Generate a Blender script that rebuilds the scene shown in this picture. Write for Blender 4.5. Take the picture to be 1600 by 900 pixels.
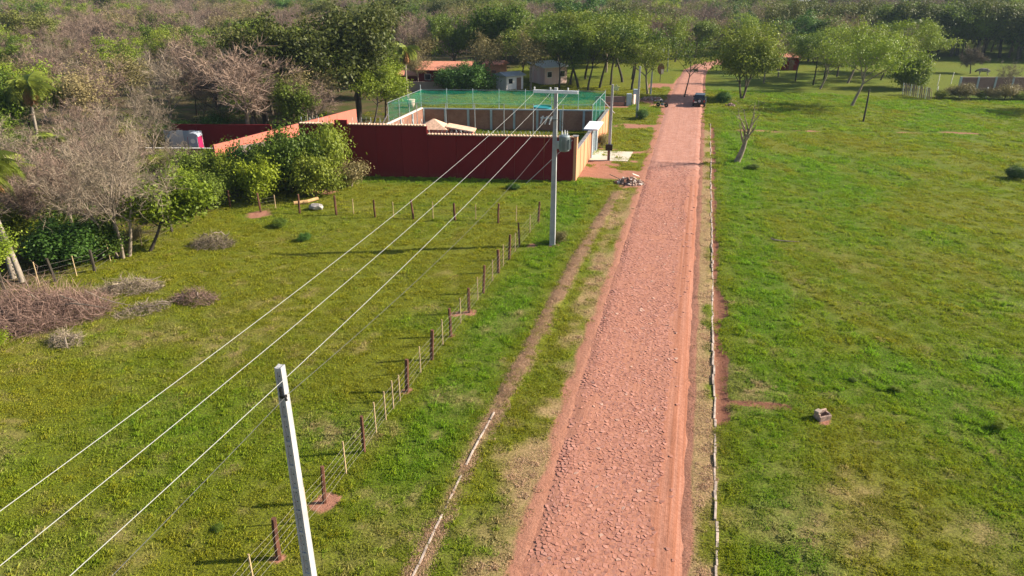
import bpy, bmesh, math, random
import numpy as np
from mathutils import Vector, Matrix

R = math.radians
scene = bpy.context.scene
for o in list(bpy.data.objects): bpy.data.objects.remove(o)
COL = scene.collection

# ------------------------------------------------------------------ camera
PITCH, YAW, CAM_H = 23.443, 13.996, 18.0          # degrees down, degrees left of the road axis (+Y), metres
cam_d = bpy.data.cameras.new('camera')
cam_d.sensor_width = 36.0; cam_d.lens = 36.0 * 1130.0 / 1600.0
cam_d.clip_start = 0.5; cam_d.clip_end = 4000
cam = bpy.data.objects.new('camera', cam_d); COL.objects.link(cam)
cam.location = (0, 0, CAM_H); cam.rotation_euler = (R(90 - PITCH), 0, R(YAW))
scene.camera = cam

# ------------------------------------------------------------------ sky and sun
SUN_AZ, SUN_EL = 20.0, 31.0                        # direction towards the sun: angle from +X to +Y, elevation
world = bpy.data.worlds.new('World'); scene.world = world; world.use_nodes = True
wn = world.node_tree.nodes; wl = world.node_tree.links; wn.clear()
sky = wn.new('ShaderNodeTexSky'); sky.sky_type = 'NISHITA'; sky.sun_disc = False
sky.sun_elevation = R(SUN_EL); sky.sun_rotation = R(90 - SUN_AZ); sky.air_density = 1.0; sky.dust_density = 1.5
bg = wn.new('ShaderNodeBackground'); bg.inputs['Strength'].default_value = 0.078
wo = wn.new('ShaderNodeOutputWorld')
wl.new(sky.outputs[0], bg.inputs[0]); wl.new(bg.outputs[0], wo.inputs[0])
sun_d = bpy.data.lights.new('sun', 'SUN'); sun_d.energy = 5.0; sun_d.angle = R(0.55); sun_d.color = (1.0, 0.90, 0.74)
sun = bpy.data.objects.new('sun', sun_d); COL.objects.link(sun)
sv = Vector((math.cos(R(SUN_EL)) * math.cos(R(SUN_AZ)), math.cos(R(SUN_EL)) * math.sin(R(SUN_AZ)), math.sin(R(SUN_EL))))
sun.rotation_euler = sv.to_track_quat('Z', 'Y').to_euler(); sun.location = sv * 200

vs = scene.view_settings
vs.view_transform = 'Standard'; vs.look = 'None'; vs.exposure = 1.12; vs.gamma = 1.0; vs.use_curve_mapping = False
scene.render.engine = 'CYCLES'
scene.cycles.use_denoising = True
scene.cycles.max_bounces = 4; scene.cycles.diffuse_bounces = 2; scene.cycles.transparent_max_bounces = 10
scene.cycles.volume_bounces = 0

# ------------------------------------------------------------------ noise helpers (numpy)
def _hash(ix, iy, seed):
    n = (ix.astype(np.int64) * 374761393 + iy.astype(np.int64) * 668265263 + seed * 1442695041) & 0xffffffff
    n = ((n ^ (n >> 13)) * 1274126177) & 0xffffffff
    return ((n ^ (n >> 16)) & 0xffff) / 65535.0
def vnoise(x, y, seed=0):
    x = np.asarray(x, float); y = np.asarray(y, float)
    ix = np.floor(x); iy = np.floor(y); fx = x - ix; fy = y - iy
    fx = fx * fx * (3 - 2 * fx); fy = fy * fy * (3 - 2 * fy)
    a = _hash(ix, iy, seed); b = _hash(ix + 1, iy, seed); c = _hash(ix, iy + 1, seed); d = _hash(ix + 1, iy + 1, seed)
    return (a * (1 - fx) + b * fx) * (1 - fy) + (c * (1 - fx) + d * fx) * fy
def fbm(x, y, seed=0, octs=4):
    v = 0; a = 0.5; t = 0
    for k in range(octs):
        v = v + a * vnoise(x, y, seed + k * 17); t += a; x = x * 2.03 + 11.3; y = y * 2.03 + 5.7; a *= 0.5
    return v / t
def sstep(a, b, x):
    t = np.clip((x - a) / (b - a), 0, 1); return t * t * (3 - 2 * t)
def band(x, c, w, soft):                                   # 1 inside |x-c|<w
    return 1 - sstep(w - soft, w + soft, np.abs(x - c))

def ground_z(x, y):
    x = np.asarray(x, float); y = np.asarray(y, float)
    r = np.hypot(x, y)
    hill = 34 * np.clip((r - 230) / 650, 0, 1) ** 1.35
    z = hill + (fbm(x * 0.5, y * 0.5, 3, 3) - 0.5) * 0.10
    z = z + (fbm(x * 0.03, y * 0.03, 9, 2) - 0.5) * 2.0 * sstep(150, 300, r)
    road = band(x, -1.5, 2.45, 0.25) * sstep(158, 150, y)
    z = z * (1 - road) - 0.10 * road
    z = z - 0.12 * trench(x, y) + 0.10 * band(x, lkerb(y) + 0.12, 0.3, 0.25) * (y < 64) * (y > 27) * (0.4 + fbm(x * 1.5, y * 1.1, 43, 3))
    return z
def gz(x, y): return float(ground_z(np.array([x]), np.array([y]))[0])

LK_Y = [10, 16, 24, 30, 46, 62, 66]; LK_X = [-7.45, -7.45, -7.52, -7.25, -6.9, -6.15, -6.0]    # left kerb line
def lkerb(y): return np.interp(y, LK_Y, LK_X)
def trench(x, y):                                          # bare ditch beside the right kerb
    n = fbm(x * 1.3, y * 0.7, 41, 3)
    w = 0.22 + 0.55 * (n - 0.35) + 0.30 * band(y, 31.5, 4.0, 1.2) + 0.35 * band(y, 40.5, 1.6, 0.8) + 0.15 * band(y, 82, 6, 3)
    t = sstep(0.12, -0.12, (x - 2.22) - w) * sstep(2.05, 2.2, x) * sstep(27.6, 28.3, y) * sstep(105, 92, y)
    t2 = band(y, 30.05 + 0.05 * (x - 3) + 0.3 * (n - 0.5), 0.27, 0.12) * sstep(2.5, 2.8, x) * sstep(6.0, 5.2, x)
    return np.maximum(t, t2)
def road_bend(y): return np.interp(y, [146, 158, 168, 178, 190], [0, .4, 2.0, 6.0, 15.0])
def road_left(y): return road_bend(y) + np.interp(y, [10, 18, 28, 45, 64, 112, 125, 150, 175, 260], [-4.15, -4.15, -4.35, -4.3, -4.25, -4.5, -4.3, -3.3, -2.6, -2.6])
def road_right(y): return road_bend(y) + np.interp(y, [10, 18, 64, 112, 125, 150, 175, 260], [1.1, 1.15, 1.15, 1.3, 1.2, 1.1, 1.0, 1.0])

SOIL = [(-11.9, 19.2, .55), (-11.85, 27.2, .4), (-12.1, 16.2, .4), (-34.0, 50.4, 1.2), (-33.0, 50.0, .8), (-11.5, 36.2, .45), (-11.6, 33.1, .35), (-10.6, 48.2, .5), (-12.3, 35.8, .4),
        (-5.2, 66.6, 1.6), (-9.0, 48.5, .5), (-7.0, 116.5, 2.2), (8.8, 17.0, .2), (6.8, 29.4, .4), (17, 21, .5), (20.5, 25.5, .6), (-31.8, 57.6, 1.5)]
def masks(x, y):
    """dirt, litter (dry straw), lush, each 0..1"""
    n1 = fbm(x * 0.55, y * 0.55, 1, 4); n2 = fbm(x * 1.7, y * 1.7, 2, 3); n3 = fbm(x * 0.09, y * 0.09, 5, 3); n4 = fbm(x * 0.22, y * 0.22, 8, 3)
    e = (n1 - 0.5) * 1.6
    dirt = sstep(0.85, -0.25, np.maximum((road_left(y) - x), (x - road_right(y)) * 2) + e * 0.45) * (y < 190)
    dirt = np.maximum(dirt, trench(x, y))
    apron = sstep(66.5, 69.5, y) * sstep(84, 79, y) * sstep(-11.4, -10.4, x) * sstep(-3.8, -4.6, x)
    dirt = np.maximum(dirt, apron * sstep(0.40, 0.56, n1 + 0.12 - 0.12 * (y > 72)))
    dirt = np.maximum(dirt, band(y, 95.2 + 0.0 * x, 1.5, 0.9) * sstep(-11, -9, x) * sstep(-3, -4, x) * sstep(.35, .5, n1 + .1))
    dirt = np.maximum(dirt, 0.75 * band(y, 94.6 + 0.19 * (x - 2), 0.7, 0.6) * sstep(1.5, 2.5, x) * sstep(.36, .56, n4))
    dirt = np.maximum(dirt, band(y, 134, 3, 1.5) * sstep(-12, -8, x) * sstep(-3, -4, x) * sstep(.4, .55, n1))
    dirt = np.maximum(dirt, band(y, 112.5, 4.5, 2) * sstep(-16, -13, x) * sstep(-3, -4, x) * sstep(.45, .6, n1))
    for sx, sy, sr in SOIL:
        d = np.hypot(x - sx, (y - sy) * 0.9); dirt = np.maximum(dirt, sstep(sr * 1.2, sr * 0.2, d + e * sr * 0.8 + (n2 - .5) * sr * 0.9))
    lk = lkerb(y)
    lit = band(x, lk + 0.5 * (n4 - .5), 0.30 + 0.7 * (n1 - 0.5), 0.22) * sstep(65, 62, y) * (0.55 + 0.45 * sstep(.38, .52, n2))
    # straw on both verges
    verge = sstep(-7.2, -6.6, x) * sstep(-3.9, -4.3, x) * sstep(66, 62, y)
    dv = verge * sstep(0.34, 0.62, n1 * 0.6 + n2 * 0.25 + 0.22 * sstep(-6.4, -4.3, x) + 0.15 * sstep(30, 16, y) - 0.13 + 0.16 * band(x, -5.55 + 0.0 * y, 0.35, 0.3) * sstep(30, 40, y))
    vr = sstep(1.0, 1.25, x) * sstep(2.3, 2.05, x) * (y < 95) * sstep(0.28, 0.55, n1 + 0.25 * sstep(1.9, 1.3, x))
    lit = np.maximum(lit, np.maximum(dv * 0.85, vr * 0.9))
    field = sstep(0.50, 0.72, n1 * 0.45 + n4 * 0.55) * 0.26 * sstep(60, 25, y) + sstep(0.56, 0.74, n2 * .6 + n1 * .4) * 0.34 * sstep(70, 30, y)
    lit = np.maximum(lit, field)
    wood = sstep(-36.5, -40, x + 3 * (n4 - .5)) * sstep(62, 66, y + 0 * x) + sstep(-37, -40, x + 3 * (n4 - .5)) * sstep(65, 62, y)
    lush = np.clip(0.12 + 1.4 * (n3 - 0.5) + 1.1 * (n4 - 0.5), 0, 1)
    lush = np.maximum(lush, 0.95 * band(x, -9.6, 1.7, 1.2) * sstep(16, 22, y) * sstep(70, 60, y) * (0.5 + 0.8 * n4))
    lush = np.maximum(lush, 0.75 * band(x, 4.6, 1.9, 1.3) * sstep(110, 90, y) * (0.35 + n4))
    lush = np.maximum(lush, 0.8 * band(y, 62.5 + 0.15 * (x + 32), 2.0, 1.5) * (x < -8) * (x > -34) * (0.4 + n4))
    strk = fbm((x + 0.55 * y) * 0.55, (y - 0.3 * x) * 0.035, 95, 3) - 0.5
    lush = np.clip(lush + 1.1 * strk * sstep(3, 6, x) + 0.40 * sstep(2, 5, x) * sstep(20, 45, y + .5 * x) * (0.3 + n4), 0, 1)
    return np.clip(dirt, 0, 1), np.clip(lit, 0, 1), lush, np.clip(wood, 0, 1)

# ------------------------------------------------------------------ node helpers
def new_mat(name):
    m = bpy.data.materials.new(name); m.use_nodes = True
    nt = m.node_tree; nt.nodes.clear(); return m, nt
class NT:
    def __init__(s, nt): s.nt = nt
    def n(s, t, **kw):
        nd = s.nt.nodes.new(t)
        for k, v in kw.items(): setattr(nd, k, v)
        return nd
    def l(s, a, b): s.nt.links.new(a, b)
    def mix(s, fac, a, b, mode='MIX'):
        nd = s.n('ShaderNodeMix', data_type='RGBA', blend_type=mode)
        for sock, v in ((nd.inputs[0], fac), (nd.inputs[6], a), (nd.inputs[7], b)):
            if hasattr(v, 'is_linked') or hasattr(v, 'links'): s.l(v, sock)
            elif isinstance(v, (tuple, list)): sock.default_value = (*v[:3], 1)
            else: sock.default_value = v
        return nd.outputs[2]
    def math(s, op, a, b=None, clamp=False):
        nd = s.n('ShaderNodeMath', operation=op, use_clamp=clamp)
        for i, v in enumerate((a, b)):
            if v is None: continue
            if hasattr(v, 'links'): s.l(v, nd.inputs[i])
            else: nd.inputs[i].default_value = v
        return nd.outputs[0]
    def attr(s, name, typ='GEOMETRY', out='Fac'):
        nd = s.n('ShaderNodeAttribute'); nd.attribute_type = typ; nd.attribute_name = name; return nd.outputs[out]
    def noise(s, scale, detail=4, rough=0.55, vec=None, dist=0.0):
        nd = s.n('ShaderNodeTexNoise'); nd.inputs['Scale'].default_value = scale; nd.inputs['Detail'].default_value = detail
        nd.inputs['Roughness'].default_value = rough; nd.inputs['Distortion'].default_value = dist
        if vec is not None: s.l(vec, nd.inputs['Vector'])
        return nd.outputs[0]
    def ramp(s, fac, stops):
        nd = s.n('ShaderNodeValToRGB'); e = nd.color_ramp.elements
        while len(e) < len(stops): e.new(0.5)
        for el, (p, c) in zip(e, stops):
            el.position = p; el.color = (*c[:3], 1) if not isinstance(c, float) else (c, c, c, 1)
        s.l(fac, nd.inputs[0]); return nd.outputs[0]
    def pos(s): return s.n('ShaderNodeNewGeometry').outputs['Position']
    def objco(s): return s.n('ShaderNodeTexCoord').outputs['Object']
    def bump(s, h, strength=0.5, dist=0.05):
        nd = s.n('ShaderNodeBump'); nd.inputs['Strength'].default_value = strength; nd.inputs['Distance'].default_value = dist
        s.l(h, nd.inputs['Height']); return nd.outputs[0]
    def out(s, color, rough=0.85, normal=None, metallic=0.0, spec=0.3, translucent=0.0, alpha=None):
        b = s.n('ShaderNodeBsdfPrincipled')
        if hasattr(color, 'links'): s.l(color, b.inputs['Base Color'])
        else: b.inputs['Base Color'].default_value = (*color[:3], 1)
        if hasattr(rough, 'links'): s.l(rough, b.inputs['Roughness'])
        else: b.inputs['Roughness'].default_value = rough
        b.inputs['Metallic'].default_value = metallic; b.inputs['Specular IOR Level'].default_value = spec
        if normal is not None: s.l(normal, b.inputs['Normal'])
        sh = b.outputs[0]
        if translucent:
            tr = s.n('ShaderNodeBsdfTranslucent')
            if hasattr(color, 'links'): s.l(color, tr.inputs[0])
            else: tr.inputs[0].default_value = (*color[:3], 1)
            mx = s.n('ShaderNodeMixShader'); mx.inputs[0].default_value = translucent
            s.l(sh, mx.inputs[1]); s.l(tr.outputs[0], mx.inputs[2]); sh = mx.outputs[0]
        if alpha is not None:
            tp = s.n('ShaderNodeBsdfTransparent'); mx = s.n('ShaderNodeMixShader')
            if hasattr(alpha, 'links'): s.l(alpha, mx.inputs[0])
            else: mx.inputs[0].default_value = alpha
            s.l(tp.outputs[0], mx.inputs[1]); s.l(sh, mx.inputs[2]); sh = mx.outputs[0]
        o = s.n('ShaderNodeOutputMaterial'); s.l(sh, o.inputs[0])

def simple(name, col, rough=0.8, var=0.25, scale=3.0, bump=0.0, bscale=20.0, metallic=0.0, spec=0.3, col2=None, world_co=False):
    """a plain surface whose colour wanders a little, with fine relief"""
    m, nt = new_mat(name); t = NT(nt)
    co = t.pos() if world_co else t.objco()
    n = t.noise(scale, 5, 0.6, co)
    c2 = col2 or tuple(c * (1 - var) for c in col)
    c = t.mix(t.ramp(n, [(0.35, 0.0), (0.65, 1.0)]), c2, tuple(min(1, c * (1 + var * 0.4)) for c in col))
    nrm = t.bump(t.noise(bscale, 4, 0.6, co), bump, 0.02) if bump else None
    t.out(c, rough, nrm, metallic, spec); return m

def leaf_mat(name, dark, light, trans=0.3, hue_var=0.25, second=None):
    """foliage: tone per leaf clump, colour per tree"""
    m, nt = new_mat(name); t = NT(nt)
    tone = t.attr('tone'); rnd = t.n('ShaderNodeObjectInfo').outputs['Random']
    c = t.mix(tone, dark, light)
    if second: c = t.mix(t.math('MULTIPLY', rnd, hue_var * 2, True), c, second)
    hs = t.n('ShaderNodeHueSaturation'); t.l(c, hs.inputs['Color'])
    v = t.math('ADD', t.math('MULTIPLY', rnd, 0.5), 0.75); t.l(v, hs.inputs['Value'])
    t.out(hs.outputs[0], 0.55, None, 0, 0.25, trans); return m

M = {}
# ---- ground
def make_ground_mat():
    m, nt = new_mat('ground_soil_grass'); t = NT(nt); P = t.pos()
    dirt, lit, lush, wood = (t.attr(a) for a in ('dirt', 'litter', 'lush', 'wood'))
    nf = t.noise(9.0, 6, 0.7, P); nm = t.noise(1.6, 5, 0.6, P); nl = t.noise(0.35, 4, 0.6, P)
    gA = t.mix(nm, (0.105, 0.120, 0.008), (0.195, 0.210, 0.013))
    gB = t.mix(nm, (0.055, 0.110, 0.008), (0.130, 0.210, 0.012))
    grass = t.mix(lush, gA, gB)
    grass = t.mix(t.ramp(nf, [(0.35, 0.0), (0.6, 1.0)]), (0.055, 0.060, 0.012), grass)
    straw = t.mix(nf, (0.22, 0.125, 0.07), (0.46, 0.30, 0.18))
    f = t.math('MULTIPLY', lit, t.ramp(nf, [(0.3, 0.25), (0.6, 1.0)]))
    c = t.mix(f, grass, straw)
    red = t.mix(nm, (0.27, 0.115, 0.072), (0.40, 0.205, 0.145)); red = t.mix(t.ramp(nf, [(0.40, 0.0), (0.66, 0.55)]), red, (0.17, 0.070, 0.044)); red = t.mix(t.math('MULTIPLY', t.attr('ditch'), 0.75), red, (0.135, 0.055, 0.034))
    fd = t.ramp(t.math('ADD', dirt, t.math('MULTIPLY', t.math('SUBTRACT', nf, 0.5), 0.6)), [(0.35, 0.0), (0.65, 1.0)])
    c = t.mix(fd, c, red)
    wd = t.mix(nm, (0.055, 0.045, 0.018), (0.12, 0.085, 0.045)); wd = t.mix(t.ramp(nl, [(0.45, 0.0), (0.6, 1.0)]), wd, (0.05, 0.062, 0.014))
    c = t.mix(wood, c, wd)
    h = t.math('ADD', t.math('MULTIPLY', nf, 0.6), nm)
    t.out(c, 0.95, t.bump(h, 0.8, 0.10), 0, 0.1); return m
M['ground'] = make_ground_mat()
def make_grass_mat():
    m, nt = new_mat('grass_blades'); t = NT(nt)
    P = t.pos(); rnd = t.n('ShaderNodeObjectInfo').outputs['Random']
    lit = t.attr('litter', 'INSTANCER'); lush = t.attr('lush', 'INSTANCER'); tone = t.attr('tone')
    a = t.mix(tone, (0.145, 0.155, 0.010), (0.365, 0.350, 0.020)); b = t.mix(tone, (0.085, 0.185, 0.010), (0.235, 0.40, 0.020))
    c = t.mix(lush, a, b)
    c = t.mix(lit, c, t.mix(tone, (0.36, 0.215, 0.13), (0.66, 0.46, 0.30)))
    hs = t.n('ShaderNodeHueSaturation'); t.l(c, hs.inputs['Color']); t.l(t.math('ADD', t.math('MULTIPLY', rnd, 0.40), 0.8), hs.inputs['Value'])
    t.out(hs.outputs[0], 0.6, None, 0, 0.15, 0.4); return m
M['grass'] = make_grass_mat()
def make_road_mat():
    m, nt = new_mat('road_red_dirt'); t = NT(nt); P = t.pos()
    sx = t.n('ShaderNodeSeparateXYZ'); t.l(P, sx.inputs[0])
    mp = t.n('ShaderNodeMapping'); mp.inputs['Scale'].default_value = (4.6, 0.06, 1); t.l(P, mp.inputs[0])
    streak = t.noise(1.0, 4, 0.6, mp.outputs[0]); nf = t.noise(7.0, 6, 0.7, P); nm = t.noise(1.1, 5, 0.6, P)
    c = t.mix(nm, (0.33, 0.145, 0.095), (0.44, 0.215, 0.150))
    rut = t.math('MULTIPLY', t.ramp(t.math('MULTIPLY', t.math('ADD', sx.outputs['X'], 1.0), 0.5), [(0.30, 0.25), (0.55, 1.0)]), t.ramp(streak, [(0.40, 0.0), (0.58, 1.0)]))
    c = t.mix(t.math('MULTIPLY', rut, 0.8), c, (0.29, 0.112, 0.062))
    c = t.mix(t.ramp(nf, [(0.35, 0.5), (0.6, 0.0)]), c, (0.20, 0.075, 0.045))
    # far pavement: individual stones too small to build are left to the grain
    vo = t.n('ShaderNodeTexVoronoi'); vo.inputs['Scale'].default_value = 3.4; t.l(P, vo.inputs['Vector'])
    far = t.ramp(t.math('MULTIPLY', sx.outputs['Y'], 0.01), [(0.66, 0.0), (0.74, 1.0)])
    pv = t.mix(vo.outputs['Color'], (0.33, 0.16, 0.12), (0.46, 0.25, 0.20))
    c = t.mix(t.math('MULTIPLY', far, t.ramp(nm, [(0.3, 0.2), (0.6, 0.8)])), c, pv)
    damp = t.attr('damp'); c = t.mix(damp, c, (0.20, 0.12, 0.11))
    t.out(c, 0.9, t.bump(t.math('ADD', nf, streak), 0.6, 0.05), 0, 0.15); return m
M['road'] = make_road_mat()
def make_stone_mat():
    m, nt = new_mat('paving_stone'); t = NT(nt); P = t.pos()
    tone = t.attr('tone'); n = t.noise(14, 4, 0.6, P); nl = t.noise(0.5, 3, 0.5, P)
    c = t.ramp(tone, [(0.0, (0.29, 0.125, 0.092)), (0.45, (0.36, 0.168, 0.128)), (0.85, (0.41, 0.205, 0.162)), (0.97, (0.50, 0.33, 0.26))])
    c = t.mix(t.ramp(nl, [(0.4, 0.0), (0.65, 0.45)]), c, (0.38, 0.17, 0.115))
    c = t.mix(t.ramp(n, [(0.35, 0.3), (0.6, 0.0)]), c, (0.22, 0.09, 0.06))
    t.out(c, 0.85, t.bump(n, 0.5, 0.02), 0, 0.2); return m
M['stone'] = make_stone_mat()
M['kerb'] = simple('kerb_stone', (0.44, 0.35, 0.29), 0.85, 0.5, 2.5, 0.5, 15, world_co=True)
M['concrete'] = simple('pole_concrete', (0.38, 0.38, 0.385), 0.75, 0.18, 1.5, 0.3, 12)
M['slab'] = simple('driveway_concrete', (0.50, 0.44, 0.36), 0.85, 0.15, 0.7, 0.2, 10)
M['steel'] = simple('galvanised_steel', (0.42, 0.47, 0.50), 0.5, 0.2, 3, 0, 10, 0.5)
M['tank'] = simple('transformer_grey', (0.17, 0.21, 0.22), 0.45, 0.15, 2, 0, 10, 0.1, 0.5)
M['porcelain'] = simple('porcelain', (0.55, 0.55, 0.55), 0.3, 0.1, 3)
M['black'] = simple('black_plastic', (0.012, 0.012, 0.014), 0.5, 0.3, 3)
M['wire'] = simple('aluminium_wire', (0.38, 0.38, 0.37), 0.55, 0.05, 3)
M['cable'] = simple('dark_cable', (0.10, 0.10, 0.10), 0.7, 0.1, 3)
M['fwire'] = simple('fence_wire', (0.22, 0.20, 0.17), 0.6, 0.1, 3)
M['post'] = simple('red_hardwood_post', (0.13, 0.055, 0.034), 0.85, 0.5, 2.5, 0.6, 25, world_co=True)
M['picket'] = simple('pale_wood_picket', (0.46, 0.33, 0.18), 0.8, 0.3, 3, 0.4, 25, world_co=True)
M['log'] = simple('cut_log', (0.48, 0.30, 0.14), 0.8, 0.3, 3, 0.4, 15)
M['bark'] = simple('bark_brown', (0.13, 0.095, 0.065), 0.9, 0.45, 2.5, 0.8, 12)
M['bark_pale'] = simple('bark_pale', (0.27, 0.215, 0.165), 0.9, 0.4, 2.5, 0.6, 12)
M['bark_dark'] = simple('bark_dark', (0.060, 0.048, 0.036), 0.9, 0.4, 2.5, 0.8, 12)
M['palmtrunk'] = simple('palm_trunk', (0.30, 0.25, 0.20), 0.9, 0.4, 4, 0.8, 9)
def twig_mat(name, a, b, rv=0.5):
    m, nt = new_mat(name); t = NT(nt); rnd = t.n('ShaderNodeObjectInfo').outputs['Random']
    c = t.mix(t.attr('tone'), a, b); hs = t.n('ShaderNodeHueSaturation'); t.l(c, hs.inputs['Color'])
    t.l(t.math('ADD', t.math('MULTIPLY', rnd, rv), 1 - rv / 2), hs.inputs['Value']); t.out(hs.outputs[0], 0.9, None, 0, 0.1); return m
M['twig_pink'] = twig_mat('twigs_pinkish', (0.125, 0.085, 0.062), (0.33, 0.235, 0.182))
M['twig_grey'] = twig_mat('twigs_grey', (0.13, 0.10, 0.072), (0.35, 0.28, 0.205))
M['twig_dead'] = twig_mat('brush_twigs', (0.09, 0.052, 0.042), (0.34, 0.225, 0.18))
M['leaf_dark'] = leaf_mat('leaves_dark_green', (0.040, 0.058, 0.010), (0.150, 0.170, 0.028), 0.28, 0.2, (0.15, 0.135, 0.032))
M['leaf_mid'] = leaf_mat('leaves_mid_green', (0.052, 0.102, 0.009), (0.172, 0.255, 0.020), 0.32, 0.3, (0.13, 0.15, 0.02))
M['leaf_bright'] = leaf_mat('leaves_bright_green', (0.090, 0.150, 0.006), (0.270, 0.350, 0.014), 0.35, 0.2, (0.28, 0.29, 0.018))
M['leaf_olive'] = leaf_mat('leaves_olive', (0.100, 0.132, 0.011), (0.295, 0.325, 0.028), 0.32, 0.3, (0.16, 0.24, 0.018))
M['leaf_dry'] = leaf_mat('leaves_dry_olive', (0.12, 0.105, 0.028), (0.30, 0.26, 0.085), 0.25, 0.3, (0.23, 0.17, 0.09))
M['leaf_emerald'] = leaf_mat('leaves_deep_green', (0.030, 0.075, 0.010), (0.095, 0.185, 0.022), 0.25, 0.2, (0.06, 0.14, 0.02))
M['palm'] = leaf_mat('palm_fronds', (0.070, 0.115, 0.012), (0.250, 0.300, 0.045), 0.32, 0.2, (0.22, 0.22, 0.03))
M['palm_dead'] = leaf_mat('palm_dead_fronds', (0.22, 0.10, 0.035), (0.42, 0.22, 0.09), 0.2, 0.1)
def wall_mat(name, col, stain, sc=0.6):
    m, nt = new_mat(name); t = NT(nt); P = t.pos()
    mp = t.n('ShaderNodeMapping'); mp.inputs['Scale'].default_value = (1.6, 1.6, 0.25); t.l(P, mp.inputs[0])
    n = t.noise(sc, 6, 0.65, mp.outputs[0]); nf = t.noise(18, 4, 0.6, P)
    c = t.mix(t.ramp(n, [(0.42, 0.0), (0.72, 0.8)]), col, stain)
    sp = t.n('ShaderNodeSeparateXYZ'); t.l(P, sp.inputs[0]); n2 = t.noise(1.3, 5, 0.65, P)
    foot = t.ramp(t.math('SUBTRACT', t.math('MULTIPLY', n2, 0.9), t.math('MULTIPLY', sp.outputs['Z'], 0.55)), [(0.10, 0.0), (0.45, 0.55)])
    c = t.mix(foot, c, tuple(0.75 * a + 0.25 * b for a, b in zip(col, (0.20, 0.10, 0.07))))
    t.out(c, 0.85, t.bump(nf, 0.25, 0.02), 0, 0.15); return m
M['wall_red'] = wall_mat('painted_dark_red', (0.165, 0.011, 0.013), (0.125, 0.009, 0.011))
M['wall_orange'] = wall_mat('painted_orange', (0.52, 0.24, 0.13), (0.56, 0.30, 0.17))
M['wall_salmon'] = wall_mat('painted_salmon', (0.50, 0.16, 0.11), (0.45, 0.13, 0.10))
M['wall_grey'] = wall_mat('bare_render', (0.30, 0.24, 0.20), (0.20, 0.15, 0.13))
M['wall_white'] = wall_mat('whitewash', (0.70, 0.66, 0.62), (0.55, 0.48, 0.43))
M['wall_pink'] = wall_mat('pale_pink_wall', (0.66, 0.50, 0.43), (0.60, 0.30, 0.24))
M['column_blue'] = simple('grey_blue_concrete', (0.36, 0.42, 0.46), 0.8, 0.15, 2, 0.2, 12)
M['cope_grey'] = simple('coping_grey', (0.20, 0.19, 0.19), 0.85, 0.3, 2, 0.3, 12, world_co=True)
M['tile'] = simple('clay_tile', (0.66, 0.42, 0.29), 0.8, 0.3, 5, 0.2, 12, world_co=True)
M['roof_red'] = simple('red_roof', (0.55, 0.22, 0.14), 0.8, 0.2, 2, 0.2, 12, world_co=True)
M['roof_white'] = simple('white_sheet_roof', (0.75, 0.76, 0.78), 0.5, 0.1, 2)
M['roof_grey'] = simple('grey_sheet_roof', (0.34, 0.35, 0.36), 0.6, 0.2, 2)
M['glass'] = simple('dark_glass', (0.015, 0.018, 0.022), 0.12, 0.2, 2, spec=0.5)
M['chrome'] = simple('bright_metal', (0.6, 0.6, 0.6), 0.3, 0.05, 2, metallic=0.8)
M['red_lamp'] = simple('red_lens', (0.45, 0.02, 0.02), 0.3, 0.1, 2)
M['car_paint'] = simple('black_car_paint', (0.012, 0.012, 0.016), 0.25, 0.2, 2, spec=0.5)
M['rubber'] = simple('rubber', (0.02, 0.02, 0.02), 0.9, 0.2, 5)
M['blue_plastic'] = simple('turquoise_sheet', (0.02, 0.22, 0.27), 0.5, 0.15, 2)
M['magenta'] = simple('magenta_plastic', (0.42, 0.02, 0.10), 0.5, 0.15, 2)
M['grey_plastic'] = simple('pale_grey_plastic', (0.36, 0.39, 0.44), 0.5, 0.1, 2)
M['yellow'] = simple('pale_yellow_paint', (0.85, 0.80, 0.35), 0.6, 0.05, 2)
M['brown_board'] = simple('brown_board', (0.22, 0.12, 0.08), 0.8, 0.3, 4)
M['white_paint'] = simple('white_paint', (0.78, 0.74, 0.68), 0.7, 0.1, 3)
M['hide'] = simple('dark_cow_hide', (0.07, 0.045, 0.035), 0.8, 0.4, 1.5, col2=(0.35, 0.30, 0.27))
M['rubble'] = simple('rubble', (0.40, 0.27, 0.21), 0.9, 0.6, 3.0, 0.5, 12, col2=(0.13, 0.09, 0.08), world_co=True)
def make_net_mat():
    m, nt = new_mat('green_net'); t = NT(nt); P = t.pos()
    n = t.noise(0.8, 5, 0.65, P); a = t.ramp(n, [(0.3, 0.12), (0.7, 0.34)])
    t.out((0.012, 0.33, 0.20), 0.7, None, 0, 0.2, 0.35, a); return m
M['net'] = make_net_mat()
def make_brick_mat(name, c1, c2, mortar):
    m, nt = new_mat(name); t = NT(nt); P = t.pos()
    sx = t.n('ShaderNodeSeparateXYZ'); t.l(P, sx.inputs[0]); cx = t.n('ShaderNodeCombineXYZ')
    t.l(t.math('ADD', sx.outputs[0], sx.outputs[1]), cx.inputs[0]); t.l(sx.outputs[2], cx.inputs[1])
    b = t.n('ShaderNodeTexBrick'); b.inputs['Scale'].default_value = 1; b.inputs['Brick Width'].default_value = 0.25; b.inputs['Row Height'].default_value = 0.08; b.inputs['Mortar Size'].default_value = 0.012
    t.l(cx.outputs[0], b.inputs[0]); b.inputs['Color1'].default_value = (*c1, 1); b.inputs['Color2'].default_value = (*c2, 1); b.inputs['Mortar'].default_value = (*mortar, 1)
    n = t.noise(0.7, 5, 0.6, P); c = t.mix(t.ramp(n, [(0.4, 0.0), (0.7, 0.5)]), b.outputs[0], tuple(x * 0.6 for x in c2))
    t.out(c, 0.9, t.bump(b.outputs[1], -0.3, 0.01), 0, 0.1); return m
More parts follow.
